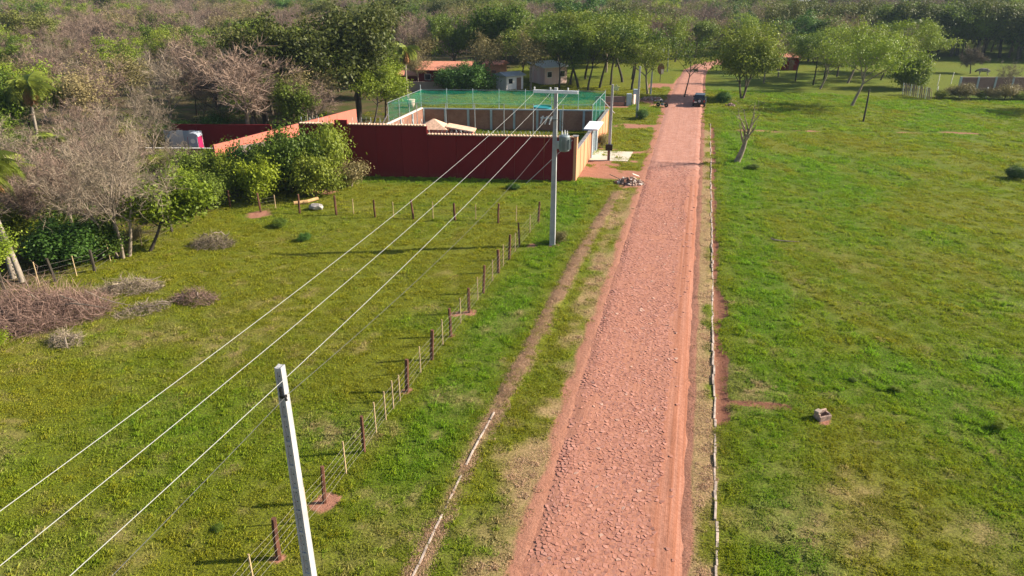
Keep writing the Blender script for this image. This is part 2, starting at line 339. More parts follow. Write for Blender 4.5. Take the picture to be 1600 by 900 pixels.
M['brick'] = make_brick_mat('far_brickwork', (0.36, 0.15, 0.095), (0.27, 0.105, 0.07), (0.34, 0.24, 0.19))
M['brick_dull'] = make_brick_mat('dull_brickwork', (0.25, 0.14, 0.12), (0.20, 0.11, 0.10), (0.26, 0.20, 0.18))

# ------------------------------------------------------------------ mesh builder
def mesh_np(name, V, F, mats, tone=None, mi=None, smooth=False):
    """V (n,3), F (m,k) of equal k"""
    V = np.asarray(V, np.float32); F = np.asarray(F, np.int32); k = F.shape[1]
    me = bpy.data.meshes.new(name)
    me.vertices.add(len(V)); me.vertices.foreach_set('co', V.ravel())
    me.loops.add(F.size); me.loops.foreach_set('vertex_index', F.ravel())
    me.polygons.add(len(F)); me.polygons.foreach_set('loop_start', np.arange(0, F.size, k, dtype=np.int32))
    if mi is not None: me.polygons.foreach_set('material_index', np.asarray(mi, np.int32))
    if smooth: me.polygons.foreach_set('use_smooth', np.ones(len(F), bool))
    for m in (mats if isinstance(mats, (list, tuple)) else [mats]): me.materials.append(m)
    if tone is not None:
        a = me.attributes.new('tone', 'FLOAT', 'POINT'); a.data.foreach_set('value', np.asarray(tone, np.float32))
    me.update(calc_edges=True); me.validate(); return me

class MB:
    def __init__(s): s.v = []; s.f = []; s.t = []
    def poly(s, pts):
        b = len(s.v); s.v += [tuple(p) for p in pts]; s.f.append(tuple(range(b, b + len(pts)))); return s
    def hexa(s, p):                                    # 8 corners: bottom 4 ccw, top 4 ccw
        b = len(s.v); s.v += [tuple(q) for q in p]
        for f in ((3, 2, 1, 0), (4, 5, 6, 7), (0, 1, 5, 4), (1, 2, 6, 5), (2, 3, 7, 6), (3, 0, 4, 7)): s.f.append(tuple(b + i for i in f))
        return s
    def box(s, c, d, rz=0.0, taper=1.0):
        cx, cy, cz = c; hx, hy, hz = d[0] / 2, d[1] / 2, d[2] / 2; co, si = math.cos(rz), math.sin(rz); P = []
        for z, k in ((-hz, 1), (hz, taper)):
            for x, y in ((-hx, -hy), (hx, -hy), (hx, hy), (-hx, hy)):
                P.append((cx + (x * co - y * si) * k, cy + (x * si + y * co) * k, cz + z))
        return s.hexa(P)
    def bar(s, a, b, w, h, z0, z1=None):               # vertical slab from plan point a to b, width w, from z0 to z1
        a = Vector(a[:2]); b = Vector(b[:2]); u = (b - a).normalized(); n = Vector((-u.y, u.x)) * (w / 2); P = []
        for z in (z0, h): P += [(a.x - n.x, a.y - n.y, z), (b.x - n.x, b.y - n.y, z), (b.x + n.x, b.y + n.y, z), (a.x + n.x, a.y + n.y, z)]
        return s.hexa(P)
    def tube(s, pts, rad, n=6, cap=True):
        pts = [Vector(p) for p in pts]; rad = rad if hasattr(rad, '__len__') else [rad] * len(pts); b = len(s.v); up = None
        for i, p in enumerate(pts):
            d = (pts[min(i + 1, len(pts) - 1)] - pts[max(i - 1, 0)]).normalized()
            if up is None: up = d.orthogonal().normalized()
            up = (up - d * up.dot(d)); up = up.normalized() if up.length > 1e-6 else d.orthogonal().normalized(); w = d.cross(up)
            for k in range(n):
                a = 2 * math.pi * k / n; q = p + (up * math.cos(a) + w * math.sin(a)) * rad[i]; s.v.append(tuple(q))
        for i in range(len(pts) - 1):
            for k in range(n):
                s.f.append((b + i * n + k, b + i * n + (k + 1) % n, b + (i + 1) * n + (k + 1) % n, b + (i + 1) * n + k))
        if cap: s.f.append(tuple(b + k for k in reversed(range(n)))); s.f.append(tuple(b + (len(pts) - 1) * n + k for k in range(n)))
        return s
    def lathe(s, prof, c=(0, 0, 0), n=14, axis='Z'):
        b = len(s.v)
        for r, z in prof:
            for k in range(n):
                a = 2 * math.pi * k / n; x, y = r * math.cos(a), r * math.sin(a)
                q = (x, y, z) if axis == 'Z' else ((z, x, y) if axis == 'X' else (x, z, y)); s.v.append((c[0] + q[0], c[1] + q[1], c[2] + q[2]))
        for i in range(len(prof) - 1):
            for k in range(n): s.f.append((b + i * n + k, b + i * n + (k + 1) % n, b + (i + 1) * n + (k + 1) % n, b + (i + 1) * n + k))
        s.f.append(tuple(b + k for k in reversed(range(n)))); s.f.append(tuple(b + (len(prof) - 1) * n + k for k in range(n))); return s
    def prism(s, prof, y0, y1, axis='Y'):              # closed profile of (x,z) swept along y
        b = len(s.v); n = len(prof)
        for y in (y0, y1):
            for x, z in prof: s.v.append((x, y, z) if axis == 'Y' else (y, x, z))
        s.f.append(tuple(b + i for i in range(n))); s.f.append(tuple(b + n + i for i in reversed(range(n))))
        for i in range(n): s.f.append((b + i, b + n + i, b + n + (i + 1) % n, b + (i + 1) % n))
        return s
    def mesh(s, name, mat, smooth=False, bevel=0.0):
        me = bpy.data.meshes.new(name); me.from_pydata(s.v, [], s.f); me.materials.append(mat)
        bm = bmesh.new(); bm.from_mesh(me); bmesh.ops.recalc_face_normals(bm, faces=bm.faces)
        if bevel: bmesh.ops.bevel(bm, geom=list(bm.edges), offset=bevel, segments=2, affect='EDGES', profile=0.6)
        bm.to_mesh(me); bm.free()
        if smooth: me.polygons.foreach_set('use_smooth', [True] * len(me.polygons))
        me.update(); return me
    def build(s, name, mat, parent=None, smooth=False, bevel=0.0, loc=None, rel=False):
        if rel:                                        # vertices were given in world coordinates
            L = parent.location; s.v = [(a - L.x, b - L.y, c - L.z) for a, b, c in s.v]
        return link(name, s.mesh(name, mat, smooth, bevel), parent, loc)

def link(name, me, parent=None, loc=None):
    o = bpy.data.objects.new(name, me); COL.objects.link(o)
    if parent is not None: o.parent = parent
    if loc is not None: o.location = loc
    return o
def tag(o, label=None, cat=None, group=None, kind=None):
    if label: o['label'] = label
    if cat: o['category'] = cat
    if group: o['group'] = group
    if kind: o['kind'] = kind
    return o
def thing(name, label, cat, loc=(0, 0, 0), rz=0.0, group=None):
    o = bpy.data.objects.new(name, None); COL.objects.link(o); o.location = loc; o.rotation_euler = (0, 0, rz); o.empty_display_size = 0.3
    return tag(o, label, cat, group, 'thing')
def dup(root, loc, rz=0.0, label=None, group=None, scale=None):
    r = root.copy(); COL.objects.link(r); r.location = loc; r.rotation_euler = (0, 0, rz)
    if scale: r.scale = scale
    if label: r['label'] = label
    if group: r['group'] = group
    for ch in root.children:
        c = ch.copy(); COL.objects.link(c); c.parent = r
        for g2 in ch.children:
            d = g2.copy(); COL.objects.link(d); d.parent = c
    return r

# ================================================================== GROUND
def axis(fine0, fine1, step, lo, hi, grow=1.10):
    a = list(np.arange(fine0, fine1 + 1e-6, step)); d = step
    while a[-1] < hi: d = min(d * grow, 30); a.append(a[-1] + d)
    d = step
    while a[0] > lo: d = min(d * grow, 30); a.insert(0, a[0] - d)
    return np.array(a)
gx = axis(-14, 8, 0.22, -900, 900, 1.06); gy = axis(12, 72, 0.30, -200, 1000, 1.05)
GX, GY = np.meshgrid(gx, gy); nx, ny = len(gx), len(gy)
x, y = GX.ravel(), GY.ravel()
V = np.stack([x, y, ground_z(x, y)], 1)
i = np.arange(nx - 1)[None, :] + np.arange(ny - 1)[:, None] * nx
F = np.stack([i, i + 1, i + nx + 1, i + nx], -1).reshape(-1, 4)
gm = mesh_np('ground', V, F, M['ground'], smooth=True)
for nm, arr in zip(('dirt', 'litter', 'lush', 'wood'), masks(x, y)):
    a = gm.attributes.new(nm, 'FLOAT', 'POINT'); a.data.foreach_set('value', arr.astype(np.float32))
a = gm.attributes.new('ditch', 'FLOAT', 'POINT'); a.data.foreach_set('value', trench(x, y).astype(np.float32))
ground = tag(link('ground', gm), kind='structure')

# ------------------------------------------------------------------ road
rng = np.random.default_rng(4)
ry = np.concatenate([np.arange(11, 80, 0.35), np.arange(80, 190, 0.9)]); nu = 26
u = np.linspace(0, 1, nu)
YY, UU = np.meshgrid(ry, u, indexing='ij')
L = road_left(YY) + (fbm(YY * 0.9, YY * 0 + 3, 31, 3) - 0.5) * 0.35; Rr = road_right(YY) + (fbm(YY * 0.8, YY * 0 + 9, 37, 3) - 0.5) * 0.6
XX = L + (Rr - L) * UU
edge = np.minimum(UU, 1 - UU)
ruts = 0.022 * (band(XX, 0.25, 0.14, 0.10) + band(XX, 0.95, 0.12, 0.1)) * (0.5 + fbm(XX * 2, YY * 0.15, 33, 2))
hump = 0.02 * sstep(-0.45, 0.1, XX) * sstep(1.1, 0.7, XX)
ZZ = -0.055 + 0.097 * sstep(0, 0.14, edge) + (fbm(XX * 1.2, YY * 0.8, 21, 3) - 0.5) * 0.05 + hump - ruts
ZZ = ZZ + 0.07 * sstep(148, 156, YY)
V = np.stack([XX, YY, ZZ], -1).reshape(-1, 3)
i = np.arange(nu - 1)[None, :] + np.arange(len(ry) - 1)[:, None] * nu
F = np.stack([i, i + 1, i + nu + 1, i + nu], -1).reshape(-1, 4)
rm = mesh_np('road', V, F, M['road'], smooth=True)
dm = band(YY, 73.6 + 0.45 * (XX + 1.5) + 0.8 * (fbm(XX * 1.5, YY, 51, 3) - .5), 0.5, 0.4) * sstep(-4.6, -3.6, XX) * sstep(1.0, -0.4, XX) * sstep(.3, .55, fbm(XX * 1.4, YY * 1.8, 52, 3))
dm = np.maximum(dm, 0.7 * band(YY, 73.2, 0.5, 0.4) * sstep(-4.8, -4.2, XX) * sstep(-1.5, -2.6, XX))
a = rm.attributes.new('damp', 'FLOAT', 'POINT'); a.data.foreach_set('value', (0.75 * dm).ravel().astype(np.float32))
road = tag(link('road', rm), kind='structure')
def road_z(X, Y):
    h = 0.02 * float(sstep(-0.45, 0.1, np.float64(X))) * float(sstep(1.1, 0.7, np.float64(X)))
    ul = (X - float(road_left(Y))) / 5.3; ed = -0.097 * (1 - float(sstep(0, 0.14, np.float64(ul))))
    return 0.042 + ed + (float(fbm(np.array([X * 1.2]), np.array([Y * 0.8]), 21, 3)[0]) - 0.5) * 0.05 + h

# ------------------------------------------------------------------ paving stones: Voronoi cells of a jittered grid
def clip(poly, m, n):                                   # keep the side of the half plane (p-m).n<0
    out = []
    for k in range(len(poly)):
        a, b = poly[k], poly[(k + 1) % len(poly)]
        da = (a[0] - m[0]) * n[0] + (a[1] - m[1]) * n[1]; db = (b[0] - m[0]) * n[0] + (b[1] - m[1]) * n[1]
        if da <= 0: out.append(a)
        if da * db < 0:
            t = da / (da - db); out.append((a[0] + (b[0] - a[0]) * t, a[1] + (b[1] - a[1]) * t))
    return out
rnd = random.Random(11); ST = 0.175
cols = int(5.3 / ST); rows = int(60 / ST); pt = {}
for r_ in range(-3, rows + 3):
    for c_ in range(-3, cols + 3):
        pt[c_, r_] = (-4.5 + (c_ + 0.5 * (r_ % 2)) * ST + rnd.uniform(-.46, .46) * ST, 14.5 + r_ * ST + rnd.uniform(-.46, .46) * ST)
stones = []
for r_ in range(rows):
    for c_ in range(cols):
        p = pt[c_, r_]; jl = float(road_left(p[1])); nn = float(vnoise(p[0] * 0.8, p[1] * 0.5, 61))
        if p[0] < jl + 0.05 + 0.35 * nn or p[0] > 0.0 + 0.5 * (nn - 0.5) and rnd.random() < 0.93: continue
        bury = float(fbm(np.array([p[0] * 0.5]), np.array([p[1] * 0.35]), 67, 3)[0])
        if bury > 0.68 and rnd.random() < 0.6: continue
        q = [(p[0] - .5, p[1] - .5), (p[0] + .5, p[1] - .5), (p[0] + .5, p[1] + .5), (p[0] - .5, p[1] + .5)]
        for dr in (-2, -1, 0, 1, 2):
            for dc in (-2, -1, 0, 1, 2):
                if dr == dc == 0: continue
                o_ = pt[c_ + dc, r_ + dr]; q = clip(q, ((p[0] + o_[0]) / 2, (p[1] + o_[1]) / 2), (o_[0] - p[0], o_[1] - p[1]))
        if len(q) < 3: continue
        cx = sum(a[0] for a in q) / len(q); cy = sum(a[1] for a in q) / len(q)
        g_ = 0.010 + rnd.random() * 0.022; k_ = []
        for a in q:
            d = math.hypot(a[0] - cx, a[1] - cy)
            if d < 0.03: continue
            f_ = max(0.2, 1 - g_ / d * 1.2); k_.append(((a[0] - cx) * f_, (a[1] - cy) * f_))
        if len(k_) < 3: continue
        top = rnd.uniform(-0.002, 0.018) * (1.2 - bury * 0.8); tx, ty = rnd.gauss(0, .10), rnd.gauss(0, .10)
        tone = min(0.84, max(0, rnd.gauss(0.45, 0.24)))
        if rnd.random() < 0.02: tone = rnd.uniform(.85, 1); top += 0.015
        stones.append((cy, cx, k_, top, tx, ty, tone))
stones.sort(key=lambda s: s[0])
def stone_geo(s, V, F, T, absolute):
    cy, cx, k_, top, tx, ty, tone = s; n = len(k_); b = len(V); z0 = road_z(cx, cy)
    ox, oy, oz = (cx, cy, z0) if absolute else (0, 0, 0)
    for a in k_: V.append((ox + a[0] * 1.04, oy + a[1] * 1.04, oz - 0.05))
    for a in k_: V.append((ox + a[0] * 0.96, oy + a[1] * 0.96, oz + top + a[0] * tx + a[1] * ty))
    T += [tone] * (2 * n)
    F.append(tuple(b + n + j for j in range(n)))
    for j in range(n): F.append((b + j, b + (j + 1) % n, b + n + (j + 1) % n, b + n + j))
    return z0
def stone_mesh(name, lst, absolute):
    V, F, T = [], [], []
    for s in lst: z0 = stone_geo(s, V, F, T, absolute)
    me = bpy.data.meshes.new(name); me.from_pydata(V, [], F); me.materials.append(M['stone'])
    a = me.attributes.new('tone', 'FLOAT', 'POINT'); a.data.foreach_set('value', np.array(T, np.float32)); return me, z0
vis = [s for s in stones if s[0] > 17.6]; near = vis[:300]; rest = [s for s in stones if s[0] <= 17.6] + vis[300:]
for s in near:
    me, z0 = stone_mesh('stone', [s], False); link('stone', me, road, (s[1], s[0], z0))
me, _ = stone_mesh('stone_paving', rest, True); tag(link('stone_paving', me, road), kind='stuff')

# ------------------------------------------------------------------ kerbs
kerb = tag(MB().box((2.13, 60, -0.09), (0.07, 96, 0.08)).build('kerb', M['kerb']), kind='structure')
rnd = random.Random(5); yk = 12.5
while yk < 98:
    ln = rnd.uniform(.55, 1.1) if yk < 60 else rnd.uniform(1.5, 2.4)
    gapy = float(vnoise(np.array([yk * 0.3]), np.array([1.0]), 71)[0])
    zt = 0.060 + rnd.uniform(-.045, .02) - (0.06 if gapy > 0.86 and yk > 24 or rnd.random() < .04 else 0)
    MB().box((0, 0, 0), (0.085 + rnd.uniform(-.015, .02), ln - 0.03, 0.22), rnd.gauss(0, .022)).build('kerb_stone', M['kerb'], kerb, bevel=0.012, loc=(2.13 + rnd.gauss(0, .022) + .08 * (gapy - .5), yk + ln / 2, zt - 0.11))
    yk += ln
kerb2 = tag(MB().box((0, 0, -0.10), (0.05, 0.4, 0.06)).build('kerb', M['kerb'], loc=(-7.45, 14.0, 0)), kind='structure')
yk = 13.0
while yk < 63:
    ln = rnd.uniform(.6, 1.1); gapy = float(vnoise(np.array([yk * 0.55]), np.array([4.0]), 73)[0]); hide = gapy < 0.42 and yk > 20 or yk > 27 and gapy < 0.72
    X0, X1 = float(lkerb(yk)), float(lkerb(yk + ln)); zt = -0.03 if hide else 0.05 + rnd.uniform(-.02, .02)
    MB().box((0, 0, 0), (0.075, ln - 0.03, 0.2), math.atan2(X0 - X1, ln) + rnd.gauss(0, .02)).build('kerb_stone', M['kerb'], kerb2, bevel=0.012, loc=((X0 + X1) / 2 + 7.45, yk + ln / 2 - 14.0, zt - 0.10))
    yk += ln
# concrete driveway in front of the gate
mb = MB(); mb.hexa([(-10.3, 75.0, -.1), (-6.35, 75.5, -.1), (-6.2, 80.0, -.1), (-10.4, 79.6, -.1), (-10.3, 75.0, .07), (-6.35, 75.5, .06), (-6.2, 80.0, .06), (-10.4, 79.6, .07)])
tag(mb.build('driveway', M['slab']), kind='structure')

# ------------------------------------------------------------------ grass (uncountable): tufts on points
def tuft(name, n, w, h, seed, spread=0.3, droop=0.35):
    r = np.random.default_rng(seed); V, F, T = [], [], []
    for k in range(n):
        a = r.uniform(0, 2 * np.pi); d = spread * math.sqrt(r.random()); bx, by = d * math.cos(a), d * math.sin(a)
        az = r.uniform(0, 2 * np.pi); hh = h * r.uniform(.45, 1.1); ww = w * r.uniform(.7, 1.3); le = hh * r.uniform(.2, 1.1)
        dx, dy = math.cos(az), math.sin(az); px, py = -dy * ww / 2, dx * ww / 2; b = len(V)
        V += [(bx - px, by - py, -.02), (bx + px, by + py, -.02), (bx + dx * le * .4 + px * .8, by + dy * le * .4 + py * .8, hh * .7), (bx + dx * le, by + dy * le, hh)]
        t = r.random(); T += [t * .5, t * .5, t * .8 + .1, t * .8 + .2]; F += [(b, b + 1, b + 2), (b, b + 2, b + 3)]
    return bpy.data.objects.new(name, mesh_np(name, V, F, M['grass'], T))
tufts = bpy.data.collections.new('grass_tufts')
for k, (n, w, h, sp) in enumerate(((48, .018, .10, .28), (52, .017, .13, .30), (34, .024, .18, .22), (60, .016, .07, .34))): tufts.objects.link(tuft('tuft_%d' % k, n, w, h, k, sp))

def scatter_gn(obj, coll):
    ng = bpy.data.node_groups.new('scatter', 'GeometryNodeTree')
    ng.interface.new_socket('Geometry', in_out='INPUT', socket_type='NodeSocketGeometry'); ng.interface.new_socket('Geometry', in_out='OUTPUT', socket_type='NodeSocketGeometry')
    N = ng.nodes; gi = N.new('NodeGroupInput'); go = N.new('NodeGroupOutput'); ip = N.new('GeometryNodeInstanceOnPoints'); ci = N.new('GeometryNodeCollectionInfo')
    ci.inputs['Collection'].default_value = coll; ci.inputs['Separate Children'].default_value = True; ci.inputs['Reset Children'].default_value = True
    def na(name, typ):
        n = N.new('GeometryNodeInputNamedAttribute'); n.data_type = typ; n.inputs['Name'].default_value = name; return n.outputs['Attribute']
    lk = ng.links.new
    lk(gi.outputs[0], ip.inputs['Points']); lk(ci.outputs[0], ip.inputs['Instance']); ip.inputs['Pick Instance'].default_value = True
    lk(na('idx', 'INT'), ip.inputs['Instance Index']); lk(na('scl', 'FLOAT_VECTOR'), ip.inputs['Scale'])
    er = N.new('FunctionNodeEulerToRotation'); lk(na('rot', 'FLOAT_VECTOR'), er.inputs[0]); lk(er.outputs[0], ip.inputs['Rotation'])
    lk(ip.outputs[0], go.inputs[0])
    md = obj.modifiers.new('scatter', 'NODES'); md.node_group = ng
def points_obj(name, P, idx, scl, rot, extra, coll):
    me = bpy.data.meshes.new(name); me.vertices.add(len(P)); me.vertices.foreach_set('co', P.astype(np.float32).ravel())
    a = me.attributes.new('idx', 'INT', 'POINT'); a.data.foreach_set('value', idx.astype(np.int32))
    a = me.attributes.new('scl', 'FLOAT_VECTOR', 'POINT'); a.data.foreach_set('vector', scl.astype(np.float32).ravel())
    a = me.attributes.new('rot', 'FLOAT_VECTOR', 'POINT'); a.data.foreach_set('vector', rot.astype(np.float32).ravel())
    for k, v in extra.items():
        a = me.attributes.new(k, 'FLOAT', 'POINT'); a.data.foreach_set('value', v.astype(np.float32))
    o = link(name, me); scatter_gn(o, coll); return o
def in_wedge(x, y, lo=-60, hi=31):
    b = np.degrees(np.arctan2(x, y)); return (b > lo) & (b < hi)
def grass_points(step_fn, zones, seed):
    r = np.random.default_rng(seed); out = []
    for (x0, x1, y0, y1, dens, size) in zones:
        n = int((x1 - x0) * (y1 - y0) * dens); X = r.uniform(x0, x1, n); Y = r.uniform(y0, y1, n)
        k = in_wedge(X, Y); X, Y = X[k], Y[k]
        d, li, lu, wd = masks(X, Y)
        p = np.clip(1 - 1.3 * d, 0, 1) * (1 - 0.45 * li) * (1 - 0.7 * wd)
        k = r.random(len(X)) < p; out.append(np.stack([X[k], Y[k], li[k], lu[k], np.full(k.sum(), size)], 1))
    return np.concatenate(out), r
def litter_points(r):
    Y = r.uniform(13, 64, 5200); X = lkerb(Y) + r.normal(0, .17, len(Y)) + .03; k = r.random(len(Y)) < np.where(Y < 27, .35 + .6 * (np.abs(X - lkerb(Y) - .05) > .1), .75) * sstep(.30, .50, fbm(X * .9, Y * .5, 44, 3))
    X, Y = X[k], Y[k]; return np.stack([X, Y, np.ones(len(X)), np.zeros(len(X)), np.full(len(X), .8)], 1)
GP, r = grass_points(None, [(-40, 25, 10, 34, 15, 1.0), (-45, 30, 34, 52, 9, 1.15), (-45, 45, 52, 75, 4.5, 1.4), (-12, 55, 75, 130, 2.2, 1.9), (-45, -12, 85, 130, 1.6, 1.9)], 3)
GP = np.concatenate([GP, litter_points(r)]); n = len(GP); X, Y, li, lu, sz = GP.T
clump = fbm(X * 0.8, Y * 0.8, 91, 3); s_ = sz * (0.55 + 0.9 * clump) * r.uniform(.7, 1.3, n)
scl = np.stack([sz * r.uniform(.85, 1.2, n), sz * r.uniform(.85, 1.2, n), s_ * (0.50 + 0.30 * lu) * (1 - 0.35 * li)], 1)
rot = np.stack([np.zeros(n), np.zeros(n), r.uniform(0, 6.283, n)], 1)
litv = np.where(r.random(n) < 0.15 + li, np.clip(li * 1.25, 0, 1), li * 0.3)
go = points_obj('grass', np.stack([X, Y, ground_z(X, Y)], 1), r.integers(0, 4, n), scl, rot, {'litter': litv, 'lush': np.clip(lu + r.normal(0, .15, n), 0, 1)}, tufts)
tag(go, 'short grass of the fields and verges', 'grass', kind='stuff')
print('tufts', n)

# ================================================================== TREES
def grow(rng, h, r0, fork=0.35, limbs=6, spread=0.55, up=0.35, lean=(0, 0), wander=0.14, sub=4, sub2=3, flat=1.0, stems=1):
    """skeleton: list of (points, radii) and the fine branch points (point, direction)"""
    segs, tips = [], []
    def walk(p, d, L, r, n, upb, wa):
        pts, rad = [p.copy()], [r]; q = p.copy(); d = d.copy()
        for k in range(n):
            d = d + rng.normal(0, wa, 3); d[2] += upb / n; d /= np.linalg.norm(d); q = q + d * L / n
            pts.append(q.copy()); rad.append(max(0.008, r * (1 - 0.72 * (k + 1) / n)))
        segs.append((pts, rad)); return pts, rad, d
    for st in range(stems):
        az = rng.uniform(0, 6.28) if stems > 1 else 0
        d0 = np.array([lean[0] + (0.28 * math.cos(az) if stems > 1 else 0), lean[1] + (0.28 * math.sin(az) if stems > 1 else 0), 1.0]); d0 /= np.linalg.norm(d0)
        r1 = r0 * (1 if stems == 1 else rng.uniform(.5, .9))
        tp, tr, td = walk(np.array([0.15 * st * math.cos(az), 0.15 * st * math.sin(az), -0.15]), d0, h * (fork + 0.30), r1, 7, 0.15, wander * 0.6)
        nl = max(2, int(limbs / math.sqrt(stems))); a0 = rng.uniform(0, 6.28)
        for k in range(nl):
            f = fork / (fork + 0.30) + (1 - fork / (fork + 0.30)) * (k + .3) / nl; j = f * (len(tp) - 1); i0 = min(int(j), len(tp) - 2); w = j - i0
            p = tp[i0] * (1 - w) + tp[i0 + 1] * w; a = a0 + k * 2.4 + rng.normal(0, .3)
            d = np.array([math.cos(a) * spread * 1.6, math.sin(a) * spread * 1.6, up + 0.5 * f]) + td * 0.35; d /= np.linalg.norm(d)
            L = h * (0.50 - 0.18 * f * (1 - flat * .5)) * rng.uniform(.8, 1.15)
            lp, lr, ld = walk(p, d, L, max(0.03, tr[i0] * 0.62), 6, 0.25 * (2 - flat) * up, wander)
            for m in range(sub):
                jj = (0.3 + 0.7 * (m + rng.random()) / sub) * (len(lp) - 1); i1 = min(int(jj), len(lp) - 2); w = jj - i1
                p2 = lp[i1] * (1 - w) + lp[i1 + 1] * w; d2 = ld + rng.normal(0, .75, 3) * np.array([1, 1, .6 * (2 - flat)]); d2[2] += .12; d2 /= np.linalg.norm(d2)
                L2 = L * rng.uniform(.35, .6); sp, sr, sd = walk(p2, d2, L2, max(0.018, lr[i1] * 0.5), 4, 0.15, wander * 1.4)
                tips += [(sp[2], sd), (sp[-1], sd)]
                for q in range(sub2):
                    i2 = 1 + rng.integers(0, len(sp) - 1); d3 = sd + rng.normal(0, .85, 3); d3 /= np.linalg.norm(d3)
                    fp, fr, fd = walk(sp[i2], d3, L2 * rng.uniform(.4, .7), max(0.010, sr[i2] * 0.5), 3, 0.1, wander * 1.8); tips.append((fp[-1], fd))
            tips.append((lp[-1], ld))
    return segs, tips

def wood_mesh(name, segs, mat, rmin=0.0):
    V, F = [], []
    for pts, rad in segs:
        if rad[0] < rmin: continue
        n = 7 if rad[0] > .12 else (5 if rad[0] > .05 else 3); b = len(V); up = None
        for i_, p in enumerate(pts):
            d = pts[min(i_ + 1, len(pts) - 1)] - pts[max(i_ - 1, 0)]; d = d / (np.linalg.norm(d) + 1e-9)
            if up is None: up = np.cross(d, [0.3, 0.9, 0.1])
            up = up - d * np.dot(up, d); up = up / (np.linalg.norm(up) + 1e-9); w = np.cross(d, up)
            for k in range(n):
                a = 6.2832 * k / n; V.append(p + (up * math.cos(a) + w * math.sin(a)) * rad[i_])
        for i_ in range(len(pts) - 1):
            for k in range(n): F.append((b + i_ * n + k, b + i_ * n + (k + 1) % n, b + (i_ + 1) * n + (k + 1) % n, b + (i_ + 1) * n + k))
    return mesh_np(name, np.array(V), np.array(F), mat, smooth=True)

def leaf_cloud(rng, tips, per, sig, size, flat=0.7, skip=0.0):
    """rhombic leaf sprays gathered round the fine branches"""
    P = np.array([t[0] for t in tips]); P = P[rng.random(len(P)) >= skip]; n = len(P)
    c = np.repeat(P, per, 0); ct = np.repeat(rng.random(n), per); off = rng.normal(0, 1, (n * per, 3)) * np.array([sig, sig, sig * flat])
    C = c + off; k = len(C); nr = off / (np.linalg.norm(off, axis=1, keepdims=True) + 1e-6) + rng.normal(0, .55, (k, 3)) + [0, 0, .45]
    nr /= np.linalg.norm(nr, axis=1, keepdims=True); a = np.cross(nr, rng.normal(0, 1, (k, 3))); a /= np.linalg.norm(a, axis=1, keepdims=True) + 1e-9; b = np.cross(nr, a)
    s = size * rng.uniform(.55, 1.35, (k, 1)); V = np.stack([C - a * s, C + b * s * .55, C + a * s, C - b * s * .55], 1).reshape(-1, 3)
    F = np.arange(4 * k).reshape(-1, 4); tone = np.clip(ct * .65 + rng.random(k) * .45 - .05, 0, 1); return V, F, np.repeat(tone, 4)
def twig_cloud(rng, tips, per, length, width, up=0.25):
    """fine bare twigs, each a thin tapering blade of wood"""
    P = np.repeat(np.array([t[0] for t in tips]), per, 0); D = np.repeat(np.array([t[1] for t in tips]), per, 0); k = len(P)
    P = P - D * rng.uniform(0, .5, (k, 1)) * length; D = D * .7 + rng.normal(0, .6, (k, 3)); D[:, 2] += up; D /= np.linalg.norm(D, axis=1, keepdims=True)
    L = length * rng.uniform(.35, 1.2, (k, 1)); S = np.cross(D, rng.normal(0, 1, (k, 3))); S /= np.linalg.norm(S, axis=1, keepdims=True) + 1e-9
    w = width * rng.uniform(.6, 1.3, (k, 1)); bend = rng.normal(0, .14, (k, 3)) * L
    V = np.stack([P - S * w, P + S * w, P + D * L * .55 + bend + S * w * .7, P + D * L + bend * .3, P + D * L * .55 + bend - S * w * .7], 1)
    F = (np.arange(k)[:, None, None] * 5 + np.array([[0, 1, 2], [0, 2, 4], [4, 2, 3]])[None]).reshape(-1, 3); return V.reshape(-1, 3), F, np.repeat(rng.random(k), 5)

PROTO = {}          # kind -> list of (height, wood mesh, crown mesh)
def proto(kind, seed, h, bark, crown, leaf=None, twig=None, **kw):
    rng = np.random.default_rng(seed); segs, tips = grow(rng, h, **kw)
    wm = wood_mesh('wood_' + kind, segs, M[bark]); parts = []
    if leaf: V, F, T = leaf_cloud(rng, tips, *leaf); cm = mesh_np('crown_' + kind, V, F, M[crown], T)
    else: V, F, T = twig_cloud(rng, tips, *twig); cm = mesh_np('crown_' + kind, V, F, M[crown], T)
    top = float(np.percentile(V[:, 2], 98)); PROTO.setdefault(kind, []).append((top, wm, cm))
for k in range(4): proto('bare_pink', 10 + k, 9, 'bark_pale' if k % 2 else 'bark', 'twig_pink', twig=(16, 1.15, .016), r0=.20, fork=.28, limbs=8, spread=.62, up=.5, sub=5, sub2=4)
for k in range(3): proto('bare_grey', 20 + k, 9, 'bark_pale', 'twig_grey', twig=(10, 1.0, .015), r0=.18, fork=.25, limbs=8, spread=.55, up=.6, sub=5, sub2=3)
for k in range(2): proto('evergreen', 30 + k, 12, 'bark_dark', 'leaf_dark', leaf=(34, .58, .19, .8), r0=.35, fork=.28, limbs=11, spread=.5, up=.55, sub=5, sub2=3)
for k in range(2): proto('broadleaf', 40 + k, 9, 'bark', 'leaf_mid', leaf=(46, .50, .17, .8), r0=.24, fork=.30, limbs=9, spread=.55, up=.5, sub=4, sub2=3)
for k in range(2): proto('bright', 50 + k, 8, 'bark', 'leaf_bright', leaf=(46, .45, .16, .8), r0=.2, fork=.30, limbs=8, spread=.55, up=.5, sub=4, sub2=3)
for k in range(3): proto('acacia', 60 + k, 9, 'bark_dark', 'leaf_olive', leaf=(36, .52, .14, .55), r0=.2, fork=.42, limbs=8, spread=.8, up=.4, sub=4, sub2=3, flat=1.5, lean=(.18 - .18 * k, .1))
for k in range(2): proto('acacia_green', 65 + k, 9, 'bark_dark', 'leaf_mid', leaf=(40, .52, .145, .6), r0=.2, fork=.40, limbs=8, spread=.75, up=.45, sub=4, sub2=3, flat=1.4, lean=(-.12 + .2 * k, .05))
